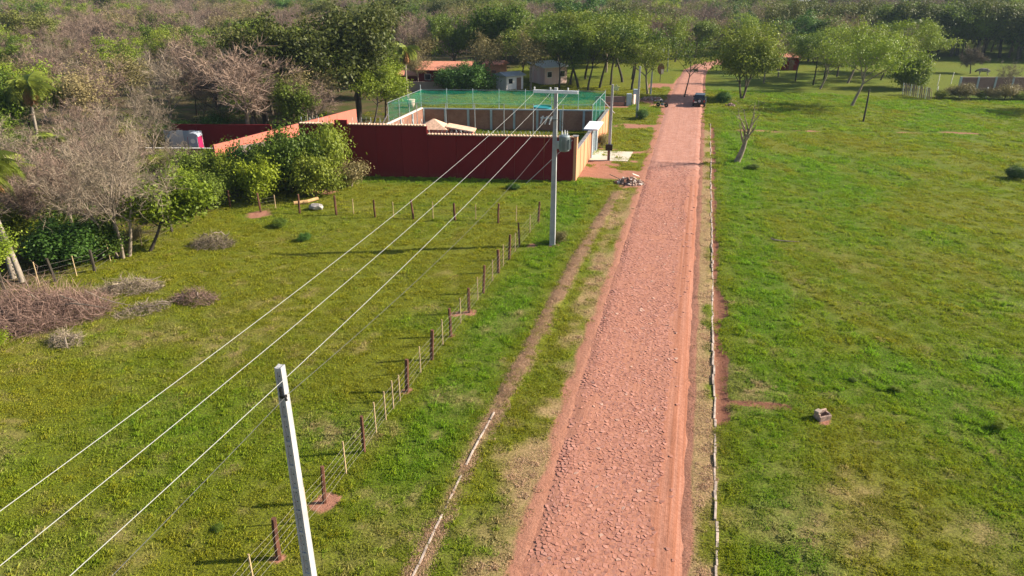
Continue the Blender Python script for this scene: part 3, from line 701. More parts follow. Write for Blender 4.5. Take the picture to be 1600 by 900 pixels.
for k in range(2): proto('dry_tree', 70 + k, 9, 'bark_pale', 'leaf_dry', leaf=(24, .5, .13, .8), r0=.2, fork=.3, limbs=8, spread=.55, up=.55, sub=5, sub2=3)
proto('emerald', 75, 11, 'bark', 'leaf_emerald', leaf=(52, .5, .18, .8), r0=.3, fork=.3, limbs=10, spread=.5, up=.5, sub=4, sub2=3)
for k in range(3): proto('shrub', 80 + k, 3, 'bark', 'leaf_olive', leaf=(44, .30, .085, .9), r0=.06, fork=.12, limbs=9, spread=.7, up=.5, sub=4, sub2=2, stems=2)
for k in range(2): proto('shrub_green', 85 + k, 3, 'bark', 'leaf_mid', leaf=(47, .30, .085, .9), r0=.06, fork=.12, limbs=9, spread=.7, up=.5, sub=4, sub2=2, stems=2)
proto('shrub_dry', 88, 3, 'bark_pale', 'leaf_dry', leaf=(17, .3, .085, .9), r0=.06, fork=.12, limbs=9, spread=.7, up=.5, sub=4, sub2=3, stems=3)
proto('shrub_dark', 89, 3, 'bark', 'leaf_emerald', leaf=(68, .3, .085, .9), r0=.06, fork=.1, limbs=11, spread=.75, up=.4, sub=4, sub2=2, stems=2)
proto('shrub_bright', 87, 3, 'bark', 'leaf_bright', leaf=(47, .30, .085, .9), r0=.06, fork=.12, limbs=9, spread=.7, up=.5, sub=4, sub2=2, stems=2)
proto('multi_bare', 90, 9, 'bark_pale', 'twig_grey', twig=(11, .95, .0095), r0=.20, fork=.30, limbs=10, spread=.62, up=.55, sub=5, sub2=4, stems=4)
proto('lean_green', 91, 6, 'bark_dark', 'leaf_bright', leaf=(34, .42, .15, .8), r0=.15, fork=.35, limbs=8, spread=.65, up=.35, sub=5, sub2=3, lean=(.45, .1))
proto('fork_tree', 97, 6, 'bark_pale', 'leaf_olive', leaf=(4, .28, .08, .8), r0=.36, fork=.34, limbs=7, spread=.42, up=1.0, sub=3, sub2=2, lean=(.38, 0), wander=.09)
proto('multi_olive', 93, 10, 'bark', 'leaf_olive', leaf=(50, .5, .15, .8), r0=.26, fork=.22, limbs=10, spread=.6, up=.45, sub=5, sub2=3, stems=3)
proto('sparse', 94, 9, 'bark_dark', 'leaf_mid', leaf=(34, .40, .14, .7), r0=.16, fork=.36, limbs=7, spread=.85, up=.25, sub=3, sub2=1, lean=(.12, .1), flat=1.4)
proto('lean_acacia', 95, 10, 'bark_pale', 'leaf_olive', leaf=(30, .55, .14, .55), r0=.24, fork=.34, limbs=9, spread=.85, up=.45, sub=5, sub2=3, lean=(.40, .05), flat=1.5)
proto('grey_dome', 96, 4, 'bark_dark', 'twig_grey', twig=(30, .8, .02, -.5), r0=.14, fork=.45, limbs=9, spread=.9, up=.3, sub=5, sub2=3, flat=1.5)

def palm_proto(kind, h, lean, seed, skirt=True):
    rng = np.random.default_rng(seed); n = 10
    pts = [np.array([lean[0] * h * (t / n) ** 1.2, lean[1] * h * (t / n) ** 1.2, h * t / n - .1]) for t in range(n + 1)]
    wm = wood_mesh('wood_palm', [(pts, [.19 - .07 * t / n for t in range(n + 1)])], M['palmtrunk'])
    def fronds(cnt, el0, el1, L0, droop):
        V, F, T = [], [], []; top = pts[-1]
        for k in range(cnt):
            az = k * 2.4 + rng.normal(0, .2); el = rng.uniform(el0, el1); L = L0 * rng.uniform(.8, 1.15); tone = rng.random(); seg = 11; p = top.copy(); e = el; rach = []
            for j in range(seg):
                d = np.array([math.cos(az) * math.cos(e), math.sin(az) * math.cos(e), math.sin(e)]); rach.append((p.copy(), d)); p = p + d * L / seg; e -= droop / seg
            for j in range(1, seg):
                q, d = rach[j]; side = np.array([-math.sin(az), math.cos(az), 0]); ll = L * .30 * math.sin(math.pi * (j + 1.5) / (seg + 2.2)) + .12
                for sg in (-1, 1):
                    for m in range(2):
                        o_ = q + d * L / seg * m * .5; tip = o_ + side * sg * ll * rng.uniform(.75, 1.1) + d * ll * .55 + np.array([0, 0, -ll * rng.uniform(.25, .75)]); w = d * .05; b = len(V)
                        V += [o_ - w, o_ + w, (o_ + tip) / 2 + w + [0, 0, .08], tip]; F.append((b, b + 1, b + 2, b + 3)); T += [tone * .7 + .1] * 2 + [tone * .7 + .3] * 2
            b = len(V)
            for q, d in rach: V += [q + [0, 0, .02], q - [0, 0, .03]]; T += [.4, .4]
            for j in range(seg - 1): F.append((b + 2 * j, b + 2 * j + 1, b + 2 * j + 3, b + 2 * j + 2))
        return np.array(V), np.array(F), np.array(T)
    V, F, T = fronds(26, -.35, 1.25, 2.4, 1.5); cm = mesh_np('crown_palm', V, F, M['palm'], T)
    V2, F2, T2 = fronds(16, -1.3, -.7, 1.7, .5); dm = mesh_np('skirt_palm', V2, F2, M['palm_dead'], T2)
    PROTO[kind] = [(h + 1.2, wm, cm, dm if skirt else None)]
palm_proto('palm', 7.0, (.04, .03), 101); palm_proto('palm_lean', 7.5, (-.22, .05), 102); palm_proto('palm_small', 4.0, (.02, 0), 103, True)

def tree(kind, var, X, Y, h, rz, label, group=None, name=None, cat='tree', wide=1.0, z=None):
    pr = PROTO[kind][var % len(PROTO[kind])]; s = h / pr[0]
    nm = name or {'palm': 'palm_tree', 'palm_lean': 'palm_tree', 'palm_small': 'palm_tree'}.get(kind, 'shrub' if kind.startswith('shrub') else 'tree')
    t = thing(nm, label, cat if not nm == 'shrub' else 'shrub', (X, Y, (gz(X, Y) if z is None else z) - 0.02), rz, group); t.scale = (s * wide, s * wide, s)
    link('stem' if nm == 'shrub' else 'trunk', pr[1], t); link('foliage' if nm == 'shrub' else 'crown', pr[2], t)
    if len(pr) > 3 and pr[3] is not None: link('dead_fronds', pr[3], t)
    return t

# ---- trees one can point at
tree('multi_bare', 0, -37.5, 38.9, 9.2, 0.4, 'bare grey tree with several stems at the field edge, before the leaning green tree', wide=.85)
tree('lean_green', 0, -36.6, 40.4, 4.9, 0.2, 'bright green tree leaning out over the field beside the bare multi-stemmed tree', wide=1.1)
tree('palm_lean', 0, -40.6, 33.7, 8.6, 0.0, 'leaning palm at the left edge behind the big brush pile')
tree('palm_lean', 0, -41.6, 34.0, 8.0, -0.5, 'second leaning palm trunk, just left of the first behind the brush pile')
tree('palm', 0, -69.0, 63.7, 8.7, 0.0, 'taller of two palms with orange skirts in the wood, the left one')
tree('palm', 0, -68.0, 66.8, 7.4, 2.0, 'shorter of two palms with orange skirts in the wood, the right one')
tree('palm_small', 0, -51.5, 43.5, 5.4, 1.0, 'low palm with brown hanging fronds near the left edge')
tree('palm_small', 0, -57.5, 55.0, 4.6, 2.0, 'short green palm in the wood behind the bare multi-stemmed tree')
tree('palm', 0, -44.8, 110.5, 8.6, 1.3, 'single tall palm standing on the lawn behind the green net')
tree('evergreen', 0, -43.0, 88.6, 14.0, 0.5, 'huge dark evergreen tree behind the left corner of the red wall', wide=1.05)
tree('evergreen', 1, -49.2, 86.5, 13.0, 2.2, 'tall dark tree left of the huge evergreen behind the red wall')
tree('evergreen', 0, -54.5, 85.0, 11.6, 4.0, 'dark tree at the left end of the evergreen row behind the red wall')
tree('broadleaf', 0, -46.0, 78.0, 6.5, 1.0, 'green tree just behind the sunlit red side wall')
tree('bare_pink', 1, -50.0, 74.5, 10.4, 3.3, 'big bare tree with pale crooked limbs above the portable toilet', wide=1.45)
for X, Y, h, kd, lb in ((-57.5, 80.0, 9.5, 'bare_pink', 'broad bare pinkish tree left behind the dark red yard wall'), (-62.5, 76.5, 9.0, 'bare_grey', 'bare grey tree at the left end of the dark red yard wall'), (-53.0, 80.0, 8.6, 'bare_pink', 'bare pinkish tree directly behind the portable toilet gate'), (-46.5, 81.5, 7.6, 'dry_tree', 'half-bare tree between the sunlit side wall and the evergreens'),
                        (-57.0, 91.0, 10.0, 'bare_pink', 'bare pinkish tree behind the left end of the evergreen row'), (-64.0, 88.0, 10.0, 'bare_pink', 'wide bare tree farther left of the evergreen row'), (-46.0, 95.0, 8.5, 'broadleaf', 'leafy tree behind the huge evergreen'), (-60.5, 99.0, 10.0, 'dry_tree', 'half-bare tree far behind the evergreen row'), (-52.5, 97.0, 10.5, 'acacia', 'loose olive tree filling the gap behind the evergreens'),
                        (-40.5, 92.0, 6.5, 'bright', 'yellow-green young tree between the huge evergreen and the net'), (-56.0, 106.0, 10.0, 'broadleaf', 'green tree left of the lawn behind the net'), (-58.0, 113.0, 10.5, 'bare_pink', 'bare tree at the left end of the lawn')):
    tree(kd, int(X) % 3, X, Y, h, X, lb, wide=1.2)
tree('bright', 1, -47.5, 108.0, 7.0, 1.0, 'yellow-green tree left of the single palm on the lawn')
tree('fork_tree', 0, 4.7, 78.1, 6.6, 0.0, 'small bare forked tree with pale trunk alone beside the right kerb')
tree('multi_olive', 0, 7.0, 121.6, 10.4, 0.6, 'round olive-green tree with many stems right of the black car', wide=1.0)
tree('sparse', 0, -1.9, 121.3, 9.0, 0.2, 'thin sparse tree growing in the middle of the road beyond the car', wide=.8)
tree('lean_acacia', 0, 22.5, 118.5, 10.5, 0.0, 'leaning pale-trunked acacia nearest the dark wooden post in the right field', wide=1.0)
right = [(17.3, 145.4, 8.2, 'acacia', 'leftmost acacia of the grove in the right field'), (19.9, 140.9, 8.4, 'acacia_green', 'upright green acacia near the left side of the right grove'),
         (20.4, 136.1, 8.0, 'lean_acacia', 'thin leaning acacia in front of the left side of the right grove'), (25.7, 154.0, 9.0, 'acacia', 'acacia at the back of the right grove'),
         (26.2, 145.0, 10.2, 'lean_acacia', 'large leaning acacia in the middle of the right grove'), (32.9, 151.1, 8.2, 'acacia', 'acacia behind the yellow-green bush of the right grove'),
         (42.3, 161.1, 9.4, 'acacia', 'wide acacia standing apart at the right end of the grove'), (52.1, 165.6, 4.6, 'grey_dome', 'small grey dome-shaped bare tree in the far right pasture'),
         (47.3, 132.1, 5.6, 'bare_grey', 'bare twiggy tree in front of the long brick wall at right'), (14.8, 151.0, 9.0, 'bare_grey', 'bare greyish tree beside the red house at the right grove'),
         (36.0, 156.0, 9.0, 'bare_grey', 'bare grey tree rising behind the right grove'), (56.0, 123.5, 9.0, 'acacia', 'tree at the right edge casting a long shadow on the field'), (29.5, 160.0, 9.5, 'dry_tree', 'half-bare olive tree behind the middle of the right grove'),
         (11.5, 141.0, 8.0, 'dry_tree', 'half-bare tree right behind the round olive tree'), (13.0, 158.0, 9.0, 'acacia_green', 'dark green tree by the red house beyond the grove'),
         (22.8, 149.5, 9.2, 'acacia', 'feathery acacia behind the green one in the right grove'), (38.8, 165.0, 9.5, 'bright', 'yellow-green tree at the back of the right pasture')]
for k, (X, Y, h, kd, lb) in enumerate(right): tree(kd, k, X, Y, h, k * 1.7 if kd != 'lean_acacia' else 0.15 * k - .4, lb)
tree('shrub_bright', 0, 34.2, 140.5, 6.2, .4, 'large yellow-green bush beside the pale slat fence', wide=.9)
tree('shrub_green', 0, 36.2, 139.0, 3.6, 2.4, 'smaller green bush right of the large yellow-green bush')
left = [(-20.0, 127.7, 10.8, 'acacia_green', 'first acacia from the left in the row behind the net'), (-17.9, 125.1, 10.4, 'acacia', 'second acacia from the left in the row behind the net'),
        (-16.4, 128.4, 10.8, 'acacia_green', 'third acacia from the left in the row behind the net'), (-15.0, 132.5, 11.6, 'acacia', 'tallest acacia in the row behind the net'),
        (-10.8, 127.6, 10.0, 'acacia_green', 'acacia between the tallest one and the roadside pole'), (-7.8, 123.4, 9.2, 'lean_acacia', 'acacia nearest the road at the far rubble heap'),
        (-23.5, 134.0, 10.6, 'acacia', 'acacia right of the pale pink house'), (-20.5, 139.0, 11.6, 'acacia', 'acacia behind the row beside the net'), (-12.0, 141.0, 11.0, 'acacia', 'acacia at the back left of the road bend'),
        (-27.5, 172.0, 13.6, 'emerald', 'tall vivid green tree rising above the others left of the road'), (-18.0, 150.0, 11.0, 'dry_tree', 'brownish half-bare tree behind the acacia row'),
        (-27.5, 123.5, 9.0, 'dry_tree', 'thin half-bare tree in front of the pale pink house'), (-30.0, 127.5, 9.5, 'acacia', 'loose acacia between the white hut and the pink house'), (-23.0, 126.0, 9.0, 'acacia_green', 'green acacia at the right corner of the pink house'), (-37.0, 138.0, 12.5, 'broadleaf', 'tall rounded green tree behind the white hut and broken tree'), (-28.5, 138.5, 11.5, 'acacia_green', 'green acacia behind the pale pink house'), (-22.0, 131.5, 11.8, 'acacia', 'broad acacia at the right side of the pale pink house'), (-45.5, 137.5, 10.5, 'broadleaf', 'green tree behind the red house roof'), (-13.3, 136.5, 11.6, 'acacia_green', 'green acacia behind the gap of the row beside the net'), (-47.0, 121.5, 5.5, 'dry_tree', 'small half-bare tree between the grey wall and the red house'), (-26.0, 146.0, 10.0, 'acacia', 'spreading acacia behind the pale pink house'), (-31.0, 140.0, 9.0, 'acacia', 'acacia behind the white hut'),
        (-40.0, 142.0, 10.5, 'broadleaf', 'rounded green tree behind the broken tree'), (-35.5, 125.6, 8.6, 'dry_tree', 'broken tree with hanging brown foliage above the round bushes'),
        (-50.0, 133.0, 8.0, 'dry_tree', 'half-bare tree left behind the red house'), (-54.0, 120.0, 8.5, 'broadleaf', 'green tree at the left end of the grey yard wall'), (-33.0, 150.0, 10, 'bare_pink', 'bare tree behind the white hut')]
for k, (X, Y, h, kd, lb) in enumerate(left): tree(kd, k, X, Y, h, k * 2.1, lb)
bush = [(-31.9, 59.4, 5.3, 'shrub', 'olive bush against the left end of the red wall', .62), (-34.6, 56.6, 5.4, 'shrub_green', 'tall dark bush in front of the red side wall', .6), (-31.8, 56.0, 3.6, 'shrub', 'low olive bush at the foot of the wall bushes, near the log', .85),
        (-35.6, 53.2, 3.4, 'shrub_bright', 'yellow-green bush behind the fence, left of the log', .9), (-38.6, 54.0, 3.2, 'shrub', 'olive bush left of the tall dark one at the wall', .8), (-39.0, 50.5, 2.6, 'shrub_green', 'green bush at the corner of the far fence', 1.2),
        (-30.3, 59.4, 2.3, 'shrub_dry', 'dry greyish bush before the dark red wall', 1.0), (-41.8, 57.0, 3.4, 'shrub', 'olive bush below the sunlit red side wall', .8), (-37.0, 58.8, 3.7, 'shrub_green', 'bush reaching up to the grey side wall', .7),
        (-40.2, 118.8, 3.4, 'shrub_dark', 'left of two round dark bushes behind the net', 1.15), (-36.0, 119.6, 4.0, 'shrub_dark', 'right of two round dark bushes behind the net', 1.15),
        (-6.9, 100.6, 1.2, 'shrub_dark', 'small dark plant at the foot of the roadside pole', 1.0), (3.8, 117.4, 1.5, 'shrub_dark', 'small dark spiky plant under the round olive tree', 1.0), (-27.0, 45.0, .55, 'shrub_dark', 'low dark weed in the left field by the pole shadow', 1.2),
        (30.6, 77.4, 1.1, 'shrub_dark', 'dark bush at the right edge of the field', 1.2), (10.4, 32.8, .25, 'shrub_bright', 'flat green weed in the right field behind the broken block', 1.6), (14.0, 30.5, .45, 'shrub_bright', 'pale green weed tuft near the right edge', 1.2),
        (8.6, 33.2, .2, 'shrub_green', 'tiny weed left of the flat green weed', 1.4), (-14.9, 17.0, .2, 'shrub_green', 'flat green weed in the left field near the front pole', 1.6), (6.3, 75.5, .4, 'shrub_green', 'low weeds at the foot of the forked tree', 2.4),
        (-34.8, 26.2, .8, 'shrub_bright', 'leafy weeds in front of the big brush pile', 1.8), (-30.5, 47.6, .6, 'shrub_green', 'weed clump below the far fence near the wood', 1.6), (-15.5, 62.2, .5, 'shrub_dark', 'dark weed in front of the red wall', 1.6),
        (-8.7, 49.3, .9, 'shrub_dry', 'dry weed at the foot of the transformer pole', 1.0), (-9.9, 81.5, 1.6, 'shrub_dry', 'yellowish weed against the orange wall', .7), (-40.6, 55.4, 3.3, 'shrub', 'olive bush at the foot of the near end of the sunlit side wall', 1.0), (-43.2, 54.6, 3.2, 'shrub_green', 'green bush hiding the near end of the sunlit side wall', 1.0), (-42.2, 51.6, 2.8, 'shrub', 'olive bush before the near end of the sunlit side wall', 1.1), (-36.6, 55.4, 4.0, 'shrub_green', 'olive bush between the tall dark one and the far fence', .75), (-33.2, 57.8, 4.6, 'shrub_green', 'green bush between the two tallest bushes at the wall', .7), (-38.2, 56.8, 3.8, 'shrub_dark', 'deep green bush before the grey side wall', .8), (-45.5, 60.0, 2.2, 'shrub_green', 'green bush below the portable toilet', 1.2), (-50.5, 59.5, 1.6, 'shrub_dry', 'dry bush in front of the low yard wall', 1.4)]
for k, (X, Y, h, kd, lb, w) in enumerate(bush): tree(kd, k, X, Y, h, k * 1.3, lb, wide=w)
for k in range(9):
    X = 37.5 + k * 1.9; tree('shrub_dry' if k % 3 else 'shrub', k, X, 129.6 + .25 * k + (k % 2) * .7, 1.2 + .5 * (k % 3), k * 1.1, '%s weedy shrub from the left along the wire fence before the brick wall' % ('first second third fourth fifth sixth seventh eighth ninth'.split()[k]), 'weeds along the right fence', wide=1.3)

# ---- the wood at left: trees one can tell apart
rw = np.random.default_rng(77); placed = []
def clear(X, Y):
    if X > -39.0: return True
    if 62 < Y < 74 and -57 < X < -36: return True
    if X > -51 and 41 < Y < 76: return True
    if abs(math.degrees(math.atan2(X, Y)) + 46.8) < 2.2 and math.hypot(X, Y) < 93: return True
    if -52 < X < -33 and 86 < Y < 138: return True
    return False
tries = 0
while len(placed) < 215 and tries < 9000:
    tries += 1
    b = R(rw.uniform(-56, -17)); rr = math.sqrt(rw.uniform(44 ** 2, 190 ** 2)); X, Y = rr * math.sin(b), rr * math.cos(b)
    if clear(X, Y): continue
    md = 4.6 + rr * 0.022
    if any((X - a) ** 2 + (Y - c) ** 2 < md * md for a, c in placed): continue
    placed.append((X, Y))
kinds = ['bare_pink', 'bare_grey', 'dry_tree', 'broadleaf', 'acacia', 'evergreen', 'bright']
wl_ = {'bare_pink': 'bare tree with pinkish-brown twigs in the wood at left', 'bare_grey': 'bare tree with grey twigs in the wood at left', 'dry_tree': 'half-bare olive tree in the wood at left', 'broadleaf': 'leafy green tree in the wood at left',
       'acacia': 'loose olive-crowned tree in the wood at left', 'evergreen': 'dark evergreen in the wood at left', 'bright': 'vivid yellow-green tree in the wood at left'}
ORD = ['nearest', 'second nearest', 'third nearest', 'fourth nearest', 'fifth nearest', 'sixth nearest', 'seventh nearest', 'eighth nearest', 'ninth nearest', 'tenth nearest'] + ['%dth nearest' % q for q in range(11, 60)]
NTH = ['first', 'second', 'third', 'fourth', 'fifth', 'sixth', 'seventh', 'eighth', 'ninth', 'tenth'] + ['%dth' % q for q in range(11, 40)]
MARKS = [('the two orange-skirted palms', -68.5, 65.0), ('the portable toilet', -52.2, 67.6), ('the dark evergreen row', -49.0, 86.5), ('the bare multi-stemmed tree', -37.5, 38.9), ('the low palm at the left edge', -51.5, 43.5), ('the far vivid yellow-green tree', -155.0, 190.0), ('the grey yard wall', -46.0, 117.0), ('the leaning palms', -41.0, 33.8)]
USED = {}
def where(look, X, Y):
    """place in words: nearest landmark, on which side of it as seen from the camera, and the rank among its like"""
    nm, mx, my = min(MARKS, key=lambda m: (m[1] - X) ** 2 + (m[2] - Y) ** 2); d = math.hypot(mx, my); fx, fy = mx / d, my / d
    dep = (X - mx) * fx + (Y - my) * fy; lat = (X - mx) * fy - (Y - my) * fx
    side = ('right of' if lat > 0 else 'left of') if abs(lat) > abs(dep) else ('behind' if dep > 0 else 'in front of')
    return look, side, nm, math.hypot(X - mx, Y - my)
def rank_labels(items):
    """items: (look, side, mark, distance) -> unique labels, in order"""
    out = [None] * len(items); by = {}
    for k, it in enumerate(items): by.setdefault(it[:3], []).append((it[3], k))
    for key, lst in by.items():
        for q, (_, k) in enumerate(sorted(lst)): out[k] = '%s, %s %s %s' % (key[0], ORD[q], key[1], key[2])
    return out
wl_ = {'bare_pink': 'bare pinkish-brown tree', 'bare_grey': 'bare grey tree', 'dry_tree': 'half-bare olive tree', 'broadleaf': 'leafy green tree', 'acacia': 'loose olive-crowned tree', 'evergreen': 'dark evergreen tree', 'bright': 'vivid yellow-green tree'}
spec = []
for k, (X, Y) in enumerate(placed):
    rr = math.hypot(X, Y); kd = str(rw.choice(kinds, p=[.32, .21, .16, .10, .15, .04, .02])); h = rw.uniform(5.5, 8.5) * (0.86 if rr < 75 else 1.05)
    if rr < 62: h *= .8
    if rr < 92 and X < -45: h *= .78
    spec.append((kd, k, X, Y, h, rw.uniform(0, 6.28), rw.uniform(1.0, 1.3)))
for X, Y, h in ((-43.0, 46.5, 5.0), (-47.0, 50.0, 5.2), (-49.5, 46.0, 5.6), (-52.5, 51.0, 5.6), (-46.0, 57.0, 4.2), (-44.0, 41.5, 6.0), (-55.5, 57.0, 5.6), (-48.0, 40.0, 6.0), (-42.5, 50.0, 3.8), (-50.0, 55.5, 4.6), (-58.5, 52.0, 6.0), (-60.0, 60.0, 6.2)):
    spec.append(('bare_pink' if len(spec) % 2 else 'bare_grey', len(spec), X, Y, h, X * 3, 1.25))
for (kd, k, X, Y, h, rz, w), lb in zip(spec, rank_labels([where(wl_[q[0]], q[2], q[3]) for q in spec])):
    tree(kd, k, X, Y, h, rz, lb, 'trees of the wood at left', wide=w)
tree('bright', 0, -155, 190, 7.5, 0, 'vivid yellow-green tree standing out far in the grey wood', wide=1.5)
sl_ = {'shrub': 'olive undergrowth shrub', 'shrub_green': 'green undergrowth shrub', 'shrub_dry': 'dry undergrowth shrub', 'shrub_dark': 'deep green undergrowth shrub', 'shrub_bright': 'yellow-green undergrowth shrub'}; spec = []
while len(spec) < 150:
    b = R(rw.uniform(-57, -35)); rr = math.sqrt(rw.uniform(44 ** 2, 96 ** 2)); X, Y = rr * math.sin(b), rr * math.cos(b)
    if X > -39 or (62 < Y < 74 and -57 < X < -36) or math.hypot(X + 40.8, Y - 33.0) < 4.5: continue
    kd = str(rw.choice(['shrub', 'shrub_green', 'shrub_dry', 'shrub_dark', 'shrub_bright'], p=[.34, .20, .32, .10, .04])); h = rw.uniform(1.2, 3.0)
    if X > -51 and Y > 41: h *= .75
    spec.append((kd, len(spec), X, Y, h, rw.uniform(0, 6.28), rw.uniform(1.0, 1.5)))
for (kd, k, X, Y, h, rz, w), lb in zip(spec, rank_labels([where(sl_[q[0]], q[2], q[3]) for q in spec])):
    tree(kd, k, X, Y, h, rz, lb, 'undergrowth of the wood at left', wide=w)
# right hand dark wood behind the pasture
cnt = [0, 0]
for k in range(26):
    X = 44 + k * 2.2 + rw.uniform(-.6, .6); Y = 196 - 0.12 * k + abs(rw.normal(0, 5)); dk = k % 3 > 0; lb = '%s %s tree from the left in the wall of trees behind the right pasture' % (NTH[cnt[dk]], 'dark leafy' if dk else 'lighter leafy'); cnt[dk] += 1
    tree('evergreen' if dk else 'broadleaf', k, X, Y, rw.uniform(9, 12.5), rw.uniform(0, 6.28), lb, 'trees behind the right pasture', wide=1.15)
tree('palm', 0, 47, 190, 9, 0, 'pale palm in front of the dark trees behind the right pasture')

# ---- far wood: one mass
farc = bpy.data.collections.new('far_wood_trees')
FAR = ['bare_pink', 'bare_pink', 'bare_grey', 'dry_tree', 'acacia', 'broadleaf', 'evergreen', 'bright', 'emerald']; tops = []
for k, kd in enumerate(FAR):
    h, wm, cm = PROTO[kd][(k + 1) % len(PROTO[kd])][:3]; bm = bmesh.new(); me = bpy.data.meshes.new('far_tree_%d' % k)
    j = [bpy.data.objects.new('j', wm), bpy.data.objects.new('j', cm)]
    bm.from_mesh(wm); 
    for f_ in bm.faces: f_.material_index = 0
    n0 = len(bm.faces); bm.from_mesh(cm); bm.faces.ensure_lookup_table()
    for f_ in bm.faces[n0:]: f_.material_index = 1
    bm.to_mesh(me); bm.free(); me.materials.append(wm.materials[0]); me.materials.append(cm.materials[0])
    for o in j: bpy.data.objects.remove(o)
    farc.objects.link(bpy.data.objects.new('far_tree_%d' % k, me)); tops.append(h)
rf = np.random.default_rng(8); step = 6.2
ax = np.arange(-520, 330, step); ay = np.arange(60, 620, step); X, Y = np.meshgrid(ax, ay); X = X.ravel() + rf.uniform(-.45, .45, X.size) * step; Y = Y.ravel() + rf.uniform(-.45, .45, Y.size) * step
rr = np.hypot(X, Y); bb = np.degrees(np.arctan2(X, Y))
k = (rr < 600) & (bb > -58) & (bb < 30) & (rr > np.where(bb < -17, 188, np.where(bb < -5, 158, np.where(bb < 1, 172, np.where(bb < 13, 180, 208))))) & ~((X > road_left(Y) - 4) & (X < road_right(Y) + 4) & (Y < 196))
for cx_, cy_, cr_ in ((-15.8, 243, 11), (35.6, 325, 13), (-286, 366, 14), (108, 426, 13)): k &= np.hypot(X - cx_, (Y - cy_) * .7) > cr_
X, Y, rr, bb = X[k], Y[k], rr[k], bb[k]; n = len(X)
patch = fbm(X * .018, Y * .018, 15, 3); green = sstep(-25, 25, bb) * .42 + (patch - .5) * 1.9 + .26
q = rf.random(n) < np.clip(green, .08, .95)
idx = np.where(q, rf.choice([3, 4, 5, 6, 7, 8], n, p=[.17, .27, .26, .14, .03, .13]), rf.choice([0, 1, 2, 3], n, p=[.3, .25, .3, .15]))
hh = rf.uniform(6.5, 10, n) * (1 + .25 * (idx == 6)); s_ = hh / np.array(tops)[idx]; w_ = s_ * rf.uniform(1.0, 1.35, n)
fw = points_obj('far_wood', np.stack([X, Y, ground_z(X, Y) - .2], 1), idx, np.stack([w_, w_, s_], 1), np.stack([np.zeros(n), np.zeros(n), rf.uniform(0, 6.28, n)], 1), {}, farc)
tag(fw, 'distant wood of bare and leafy trees up to the horizon', 'wood', kind='stuff')
print('far trees', n, 'wood', len(placed))

# ================================================================== POLES AND WIRES
def ipole(root, h, w0, w1, d0, d1, recess=True):
    """tapered concrete pole of I section with cast recesses between ribs"""
    n = 12 if recess else 1; mb = MB()
    mb.hexa([(-w0 / 2, -d0 / 2, -.3), (w0 / 2, -d0 / 2, -.3), (w0 / 2, d0 / 2, -.3), (-w0 / 2, d0 / 2, -.3), (-w1 / 2, -d1 / 2, h), (w1 / 2, -d1 / 2, h), (w1 / 2, d1 / 2, h), (-w1 / 2, d1 / 2, h)])
    mb.build('shaft', M['concrete'], root, bevel=.012)
    if recess:
        fl = MB()                                       # raised flanges and ribs on the two broad faces
        for sy in (-1, 1):
            for sx in (-1, 1):
                P = []
                for z, w, d in ((-.3, w0, d0), (h, w1, d1)):
                    x0, x1 = sx * w / 2 * .55, sx * w / 2 * .999; y0, y1 = sy * d / 2 * .98, sy * (d / 2 + .035)
                    P += [(x0, y0, z), (x1, y0, z), (x1, y1, z), (x0, y1, z)]
                fl.hexa(P)
            for k in range(n + 1):
                z = h * k / n; f = z / h; w = w0 + (w1 - w0) * f; d = d0 + (d1 - d0) * f
                fl.box((0, sy * (d / 2 + .0155), min(max(z, .06), h - .06)), (w * .56, .03, .10))
        fl.build('rib', M['concrete'], root)
    return root
P1 = (-9.09, 48.56)
t = thing('utility_pole', 'tall concrete pole with crossarm and grey transformer beside the roadside fence', 'utility pole', (*P1, 0), R(2))
ipole(t, 11.1, .40, .22, .28, .17)
MB().box((0, -.18, 10.86), (3.0, .14, .20)).build('crossarm', M['roof_white'], t, bevel=.012)
for sx in (-1, 1): MB().tube([(sx * .75, -.18, 10.80), (sx * .08, -.16, 10.1)], .02, 5).build('brace', M['steel'], t)
for ix in (-1.43, -.35, .82):
    MB().lathe([(.02, 0), (.02, .06), (.055, .07), (.055, .11), (.035, .12), (.06, .14), (.06, .18), (.03, .2)], (ix, -.18, 10.94), 8).build('insulator', M['porcelain'], t)
tr_ = MB().lathe([(.28, 0), (.35, .04), (.37, .10), (.37, .95), (.38, 1.0), (.35, 1.06), (.18, 1.12)], (.66, -.02, 6.9), 16).build('transformer', M['tank'], t, True)
for k in range(7):
    a = -1.9 + k * .62; MB().box((.66 + .42 * math.cos(a), -.02 + .42 * math.sin(a), 7.4), (.10, .02, .7), a).build('fin', M['tank'], tr_)
for k, (bx, by) in enumerate(((.5, -.15), (.66, .12), (.85, -.1))): MB().lathe([(.05, 0), (.06, .05), (.035, .08), (.06, .12), (.03, .18), (.05, .22), (.015, .32)], (bx, by, 8.0), 8).build('bushing', M['porcelain'], tr_)
MB().box((.2, 0, 7.3), (.2, .16, .5)).build('bracket', M['steel'], t)
MB().box((-.45, -.1, 9.1), (1.1, .08, .08)).build('fuse_arm', M['steel'], t)
for k in range(3):
    fx = -.25 - .3 * k; mb = MB(); mb.tube([(fx - .12, -.28, 8.72), (fx + .02, -.2, 9.25)], .045, 7); mb.tube([(fx - .05, -.32, 8.8), (fx + .12, -.34, 9.3)], .02, 5); mb.box((fx, -.16, 9.12), (.05, .14, .05)); mb.build('fuse_cutout', M['porcelain'], t)
for k in range(3):
    bx = (.5, .66, .85)[k]; x0 = -.25 - .3 * k
    pts = [(x0 + (bx - x0) * f, -.3 + .2 * f, 8.95 - .55 * f + .75 * math.sin(math.pi * f) * f) for f in np.linspace(0, 1, 10)]
    MB().tube(pts, .014, 4).build('lead', M['cable'], t)
